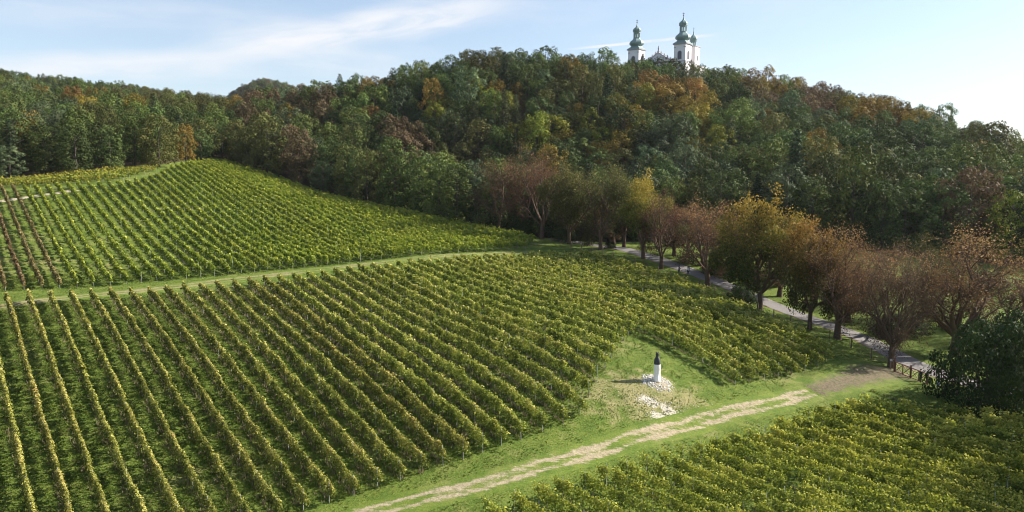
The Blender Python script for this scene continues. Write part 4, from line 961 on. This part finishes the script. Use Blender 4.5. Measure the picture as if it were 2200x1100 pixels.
def fence(pxs, step, label, m, hgt=1.45):
    p = np.array([cast(x, y)[:2] for x, y in pxs]); d = np.r_[0, np.cumsum(np.hypot(*np.diff(p, axis=0).T))]; n = int(d[-1] / step) + 1; s = np.linspace(0, d[-1], n)
    q = np.stack([np.interp(s, d, p[:, 0]), np.interp(s, d, p[:, 1])], -1); z = H(q[:, 0], q[:, 1]); o0 = (q[0, 0], q[0, 1], z[0]); root = link('wire_fence', None, None, o0); tag(root, label, 'fence', 'fences along the road')
    bm = bmesh.new(); box(bm, (0, 0, hgt / 2 - .15), (.14, .14, hgt + .3), .015); pm = bpy.data.meshes.new('fence_post'); bm.to_mesh(pm); bm.free(); pm.materials.append(m)
    P = np.c_[q, z] - np.array(o0)
    for a in P:
        o = link('post', pm, root, a); o.rotation_euler = (random.gauss(0, .03), random.gauss(0, .03), random.uniform(0, 1)); o.scale = (1, 1, random.uniform(.92, 1.1))
    for hz_ in (.45, .9, 1.3):
        bm = bmesh.new()
        for a, b in zip(P[:-1], P[1:]): bar(bm, (a[0], a[1], a[2] + hz_), (b[0], b[1], b[2] + hz_), .016)
        bm_obj('wire', bm, IRON, root)
fence([(1912, 794), (1853, 759), (1690, 692), (1545, 634), (1441, 598), (1337, 560), (1262, 541), (1185, 522)], 4.2, 'post and wire fence between the vines and the road trees', FPOST)
fence([(1996, 832), (2034, 852), (2100, 895), (2200, 960)], 2.6, 'short post and wire fence running right from the gate', FPOST)
def board(px, py, w, h, zc, label):
    x, y, z = cast(px, py); root = link('notice_board', None, None, (x, y, z), R(-12)); tag(root, label, 'sign', 'boards by the gate')
    bm = bmesh.new(); box(bm, (0, 0, zc), (w, .03, h), .005); bm_obj('panel', bm, PALEB, root)
    bm = bmesh.new(); box(bm, (0, .04, zc / 2), (.05, .05, zc + h * .4), .005); bm_obj('stake', bm, FPOST, root)
board(1914, 797, .42, .3, 1.5, 'small white board by the left gate post'); board(2015, 836, .5, .75, .75, 'pale blank board hanging on the fence right of the gate')
STK = cast(2152, 922); bm = bmesh.new(); box(bm, (0, 0, .85), (.13, .13, 2.1), .02); o = bm_obj('wooden_stake', bm, FPOST, None, STK); tag(o, 'lone dark stake in the grass under the dense dark tree', 'stake')

# ------------------------------------------------------------------ people
SKIN = simple('skin', (.5, .31, .23), .6, .3, .05); HAIR = simple('hair', (.05, .035, .025), .6, .3, .2)
def skin_obj(name, verts, edges, rad, m, parent, lvl=1):
    me = bpy.data.meshes.new(name); me.from_pydata(verts, edges, []); me.materials.append(m); o = link(name, me, parent)
    md = o.modifiers.new('skin', 'SKIN')
    for i, r in enumerate(rad): me.skin_vertices[0].data[i].radius = (r, r)
    me.skin_vertices[0].data[0].use_root = True; o.modifiers.new('sub', 'SUBSURF').render_levels = lvl; return o
def person(px, py, facing, shirt, trousers, label, hgt=1.72, stride=.22):
    x, y, z = cast(px, py); root = link('person', None, None, (x, y, z + .07), facing, hgt / 1.72); tag(root, label, 'person', 'people on and by the road')
    s = stride
    V = [(0, 0, .95), (0, 0, 1.15), (0, 0, 1.38), (0, .01, 1.5), (0, .03, 1.6), (0, .03, 1.7),
         (.1, 0, .9), (.1, s * .55, .5), (.1, s * .6, .07), (.1, s * .6 + .16, .03), (-.1, 0, .9), (-.1, -s * .3, .5), (-.1, -s, .09), (-.1, -s + .15, .03),
         (.19, 0, 1.39), (.25, -.05, 1.12), (.25, .08, .88), (.25, .12, .8), (-.19, 0, 1.39), (-.25, .02, 1.12), (-.25, .14, .9), (-.25, .18, .82)]
    E = [(0, 1), (1, 2), (2, 3), (3, 4), (4, 5), (0, 6), (6, 7), (7, 8), (8, 9), (0, 10), (10, 11), (11, 12), (12, 13), (2, 14), (14, 15), (15, 16), (16, 17), (2, 18), (18, 19), (19, 20), (20, 21)]
    Rr = [.13, .12, .14, .055, .1, .085, .085, .06, .045, .04, .085, .06, .045, .04, .06, .045, .035, .03, .06, .045, .035, .03]
    skin_obj('body', V, E, Rr, SKIN, root)
    T = [V[0], V[1], V[2], (0, 0, 1.46), V[14], V[15], V[16], V[18], V[19], V[20]]; skin_obj('shirt', T, [(0, 1), (1, 2), (2, 3), (2, 4), (4, 5), (5, 6), (2, 7), (7, 8), (8, 9)], [.15, .145, .165, .08, .08, .065, .05, .08, .065, .05], shirt, root)
    L = [(0, 0, .98), V[6], V[7], V[8], V[10], V[11], V[12]]; skin_obj('trousers', L, [(0, 1), (1, 2), (2, 3), (0, 4), (4, 5), (5, 6)], [.155, .105, .085, .065, .105, .085, .065], trousers, root)
    bm = bmesh.new(); bmesh.ops.create_uvsphere(bm, u_segments=12, v_segments=8, radius=.115, matrix=Matrix.Translation((0, .005, 1.69)) @ Matrix.Diagonal((1, 1.05, .8, 1))); bm_obj('hair', bm, HAIR, root, smooth=True)
WHITEC = simple('white_cotton', (.75, .74, .72), .8, .2, .05); DARKC = simple('dark_cloth', (.025, .026, .035), .85, .2, .2); NAVY = simple('navy_cloth', (.04, .05, .08), .85, .2, .2)
person(1478, 591, R(120), WHITEC, DARKC, 'person in a white top and dark trousers walking on the road')
person(1459, 588, R(100), NAVY, DARKC, 'person in dark clothes walking left of the one in white')
person(1977, 822, R(75), DARKC, DARKC, 'person in black standing behind the gate', 1.75, .06)

# ------------------------------------------------------------------ grass tufts
def tuft(seed, m, n, h, spread, w):
    g = np.random.default_rng(seed); V = []; Fq = []
    for i in range(n):
        a = g.uniform(0, 6.28); r = g.uniform(0, spread); x, y = math.cos(a) * r, math.sin(a) * r; l = g.uniform(.5, 1) * h; b = g.uniform(0, 6.28); k = g.uniform(.2, .75) * l; d = np.array([-math.sin(b), math.cos(b), 0]) * w
        base = np.array([x, y, -.03]); tip = base + np.array([math.cos(b) * k, math.sin(b) * k, l]); mid_ = base + np.array([math.cos(b) * k * .3, math.sin(b) * k * .3, l * .6])
        o = len(V); V += [base - d, base + d, mid_ + d * .8, mid_ - d * .8, tip + d * .15, tip - d * .15]; Fq += [(o, o + 1, o + 2, o + 3), (o + 3, o + 2, o + 4, o + 5)]
    V = np.array(V); me = np_mesh('grass_tuft', V, np.array(Fq), m, {'r': np.repeat(g.random(n), 6)}); return me
GR = leafmat('grass_blade', S4((.065, .1, .018), (.115, .17, .028), (.175, .225, .042), (.25, .26, .07)), .3, .3, .6, .015, worldn=(.5, .5))
GD = leafmat('dry_stalk', S4((.12, .105, .05), (.2, .17, .085), (.28, .235, .13), (.36, .31, .19)), .25, .25, .7, .01)
HID = bpy.data.collections.new('grass_shapes')
def src(me): o = bpy.data.objects.new('grass_tuft', me); HID.objects.link(o); return o
srcs = [src(tuft(1, GR, 14, .34, .16, .022)), src(tuft(2, GR, 16, .26, .2, .024)), src(tuft(3, GR, 12, .42, .14, .02)), src(tuft(4, GD, 12, .34, .14, .016)), src(tuft(5, GD, 10, .46, .12, .014))]
def spread_grass():
    P = []; Ix = []
    n = 420000; u = rng.uniform(-6, 126, n); v = rng.uniform(18, 150, n); x, y = uv2xy(u, v)
    px, py, dep = project(x, y, H(x, y)); k = (px > -40) & (px < 2240) & (py < 1130) & (dep < 175) & (rng.random(n) < np.clip(95 / dep, .25, 1)); x, y, u, v = x[k], y[k], u[k], v[k]
    def dist_to(path):
        p = np.array(path); dm = np.full(len(x), 1e9)
        for a, b in zip(p[:-1], p[1:]):
            d = b - a; L2 = d @ d; t = np.clip(((x - a[0]) * d[0] + (y - a[1]) * d[1]) / L2, 0, 1); dm = np.minimum(dm, np.hypot(x - a[0] - t * d[0], y - a[1] - t * d[1]))
        return dm
    k = (dist_to(lowtrack) > 1.9 + rng.normal(0, .35, len(x))) & (dist_to(midpts) > rng.uniform(.5, 2.4, len(x))) & (dist_to(ROADP) > 3.4) & (np.hypot(x - sx, y - sy) > 2.1)
    fo = np.array([cast(a, b)[:2] for a, b in ((1760, 838), (1850, 806), (1900, 797), (1955, 808))]); k &= dist_to(fo) > 3.6 + rng.normal(0, .5, len(x))
    x, y, u, v = x[k], y[k], u[k], v[k]
    dry = rng.random(len(x)) < .03 + .1 * np.exp(-(((u - 58) / 13) ** 2 + ((v - 53) / 5) ** 2))
    ix = np.where(dry, rng.integers(3, 5, len(x)), rng.integers(0, 3, len(x))); s = rng.uniform(.5, 1.15, len(x)) * np.where(noise2(x, y, .9, 5) > .1, 1.15, .8)
    inrow = (((v > np.array([low_bottom(a) for a in np.round(u, 1)])) & (v < 128)) | (v > 139)) & (u < 100); s = s * np.where(inrow, .66, .38); k = inrow | (rng.random(len(x)) < .85); x, y, u, v, ix, s = x[k], y[k], u[k], v[k], ix[k], s[k]
    # weeds and dead stalks under the vines
    wx = []; 
    for ut in LOW_UT:
        vv = rng.uniform(low_bottom(float(fan(ut, 53))), 128, 300); uu = fan(ut, vv) + rng.normal(0, .17, 300); wx.append(np.stack(uv2xy(uu, vv), -1))
    for uu_ in RIGHT_U:
        vv = rng.uniform(14, 43, 90); wx.append(np.stack(uv2xy(uu_ + rng.normal(0, .2, 90), vv), -1))
    wx = np.concatenate(wx); x = np.r_[x, wx[:, 0]]; y = np.r_[y, wx[:, 1]]; ix = np.r_[ix, rng.choice([0, 3, 4, 3], len(wx))]; s = np.r_[s, rng.uniform(.8, 1.4, len(wx))]
    return x, y, ix, s
gx, gy, gix, gs = spread_grass(); print('tufts', len(gx))
instancer('grass', np.c_[gx, gy, H(gx, gy)], np.c_[gs, gs, gs], np.c_[rng.normal(0, .12, len(gx)), rng.normal(0, .12, len(gx)), rng.uniform(0, 6.28, len(gx))], gix, srcs, 'tufted green grass with dry stalks between the vine rows')

# ------------------------------------------------------------------ thin autumn haze
def haze():
    m, t = mat('haze_air'); v = N(t, 'ShaderNodeVolumePrincipled'); v.inputs['Density'].default_value = .000035; v.inputs['Color'].default_value = (.88, .93, 1, 1); v.inputs['Anisotropy'].default_value = .2
    t.links.new(v.outputs[0], N(t, 'ShaderNodeOutputMaterial').inputs['Volume'])
    bm = bmesh.new(); box(bm, (0, 1650, 40), (5400, 5300, 300)); o = bm_obj('haze', bm, m); tag(o, 'thin blue haze over the hills', None, None, 'stuff'); return o
HAZE = haze()
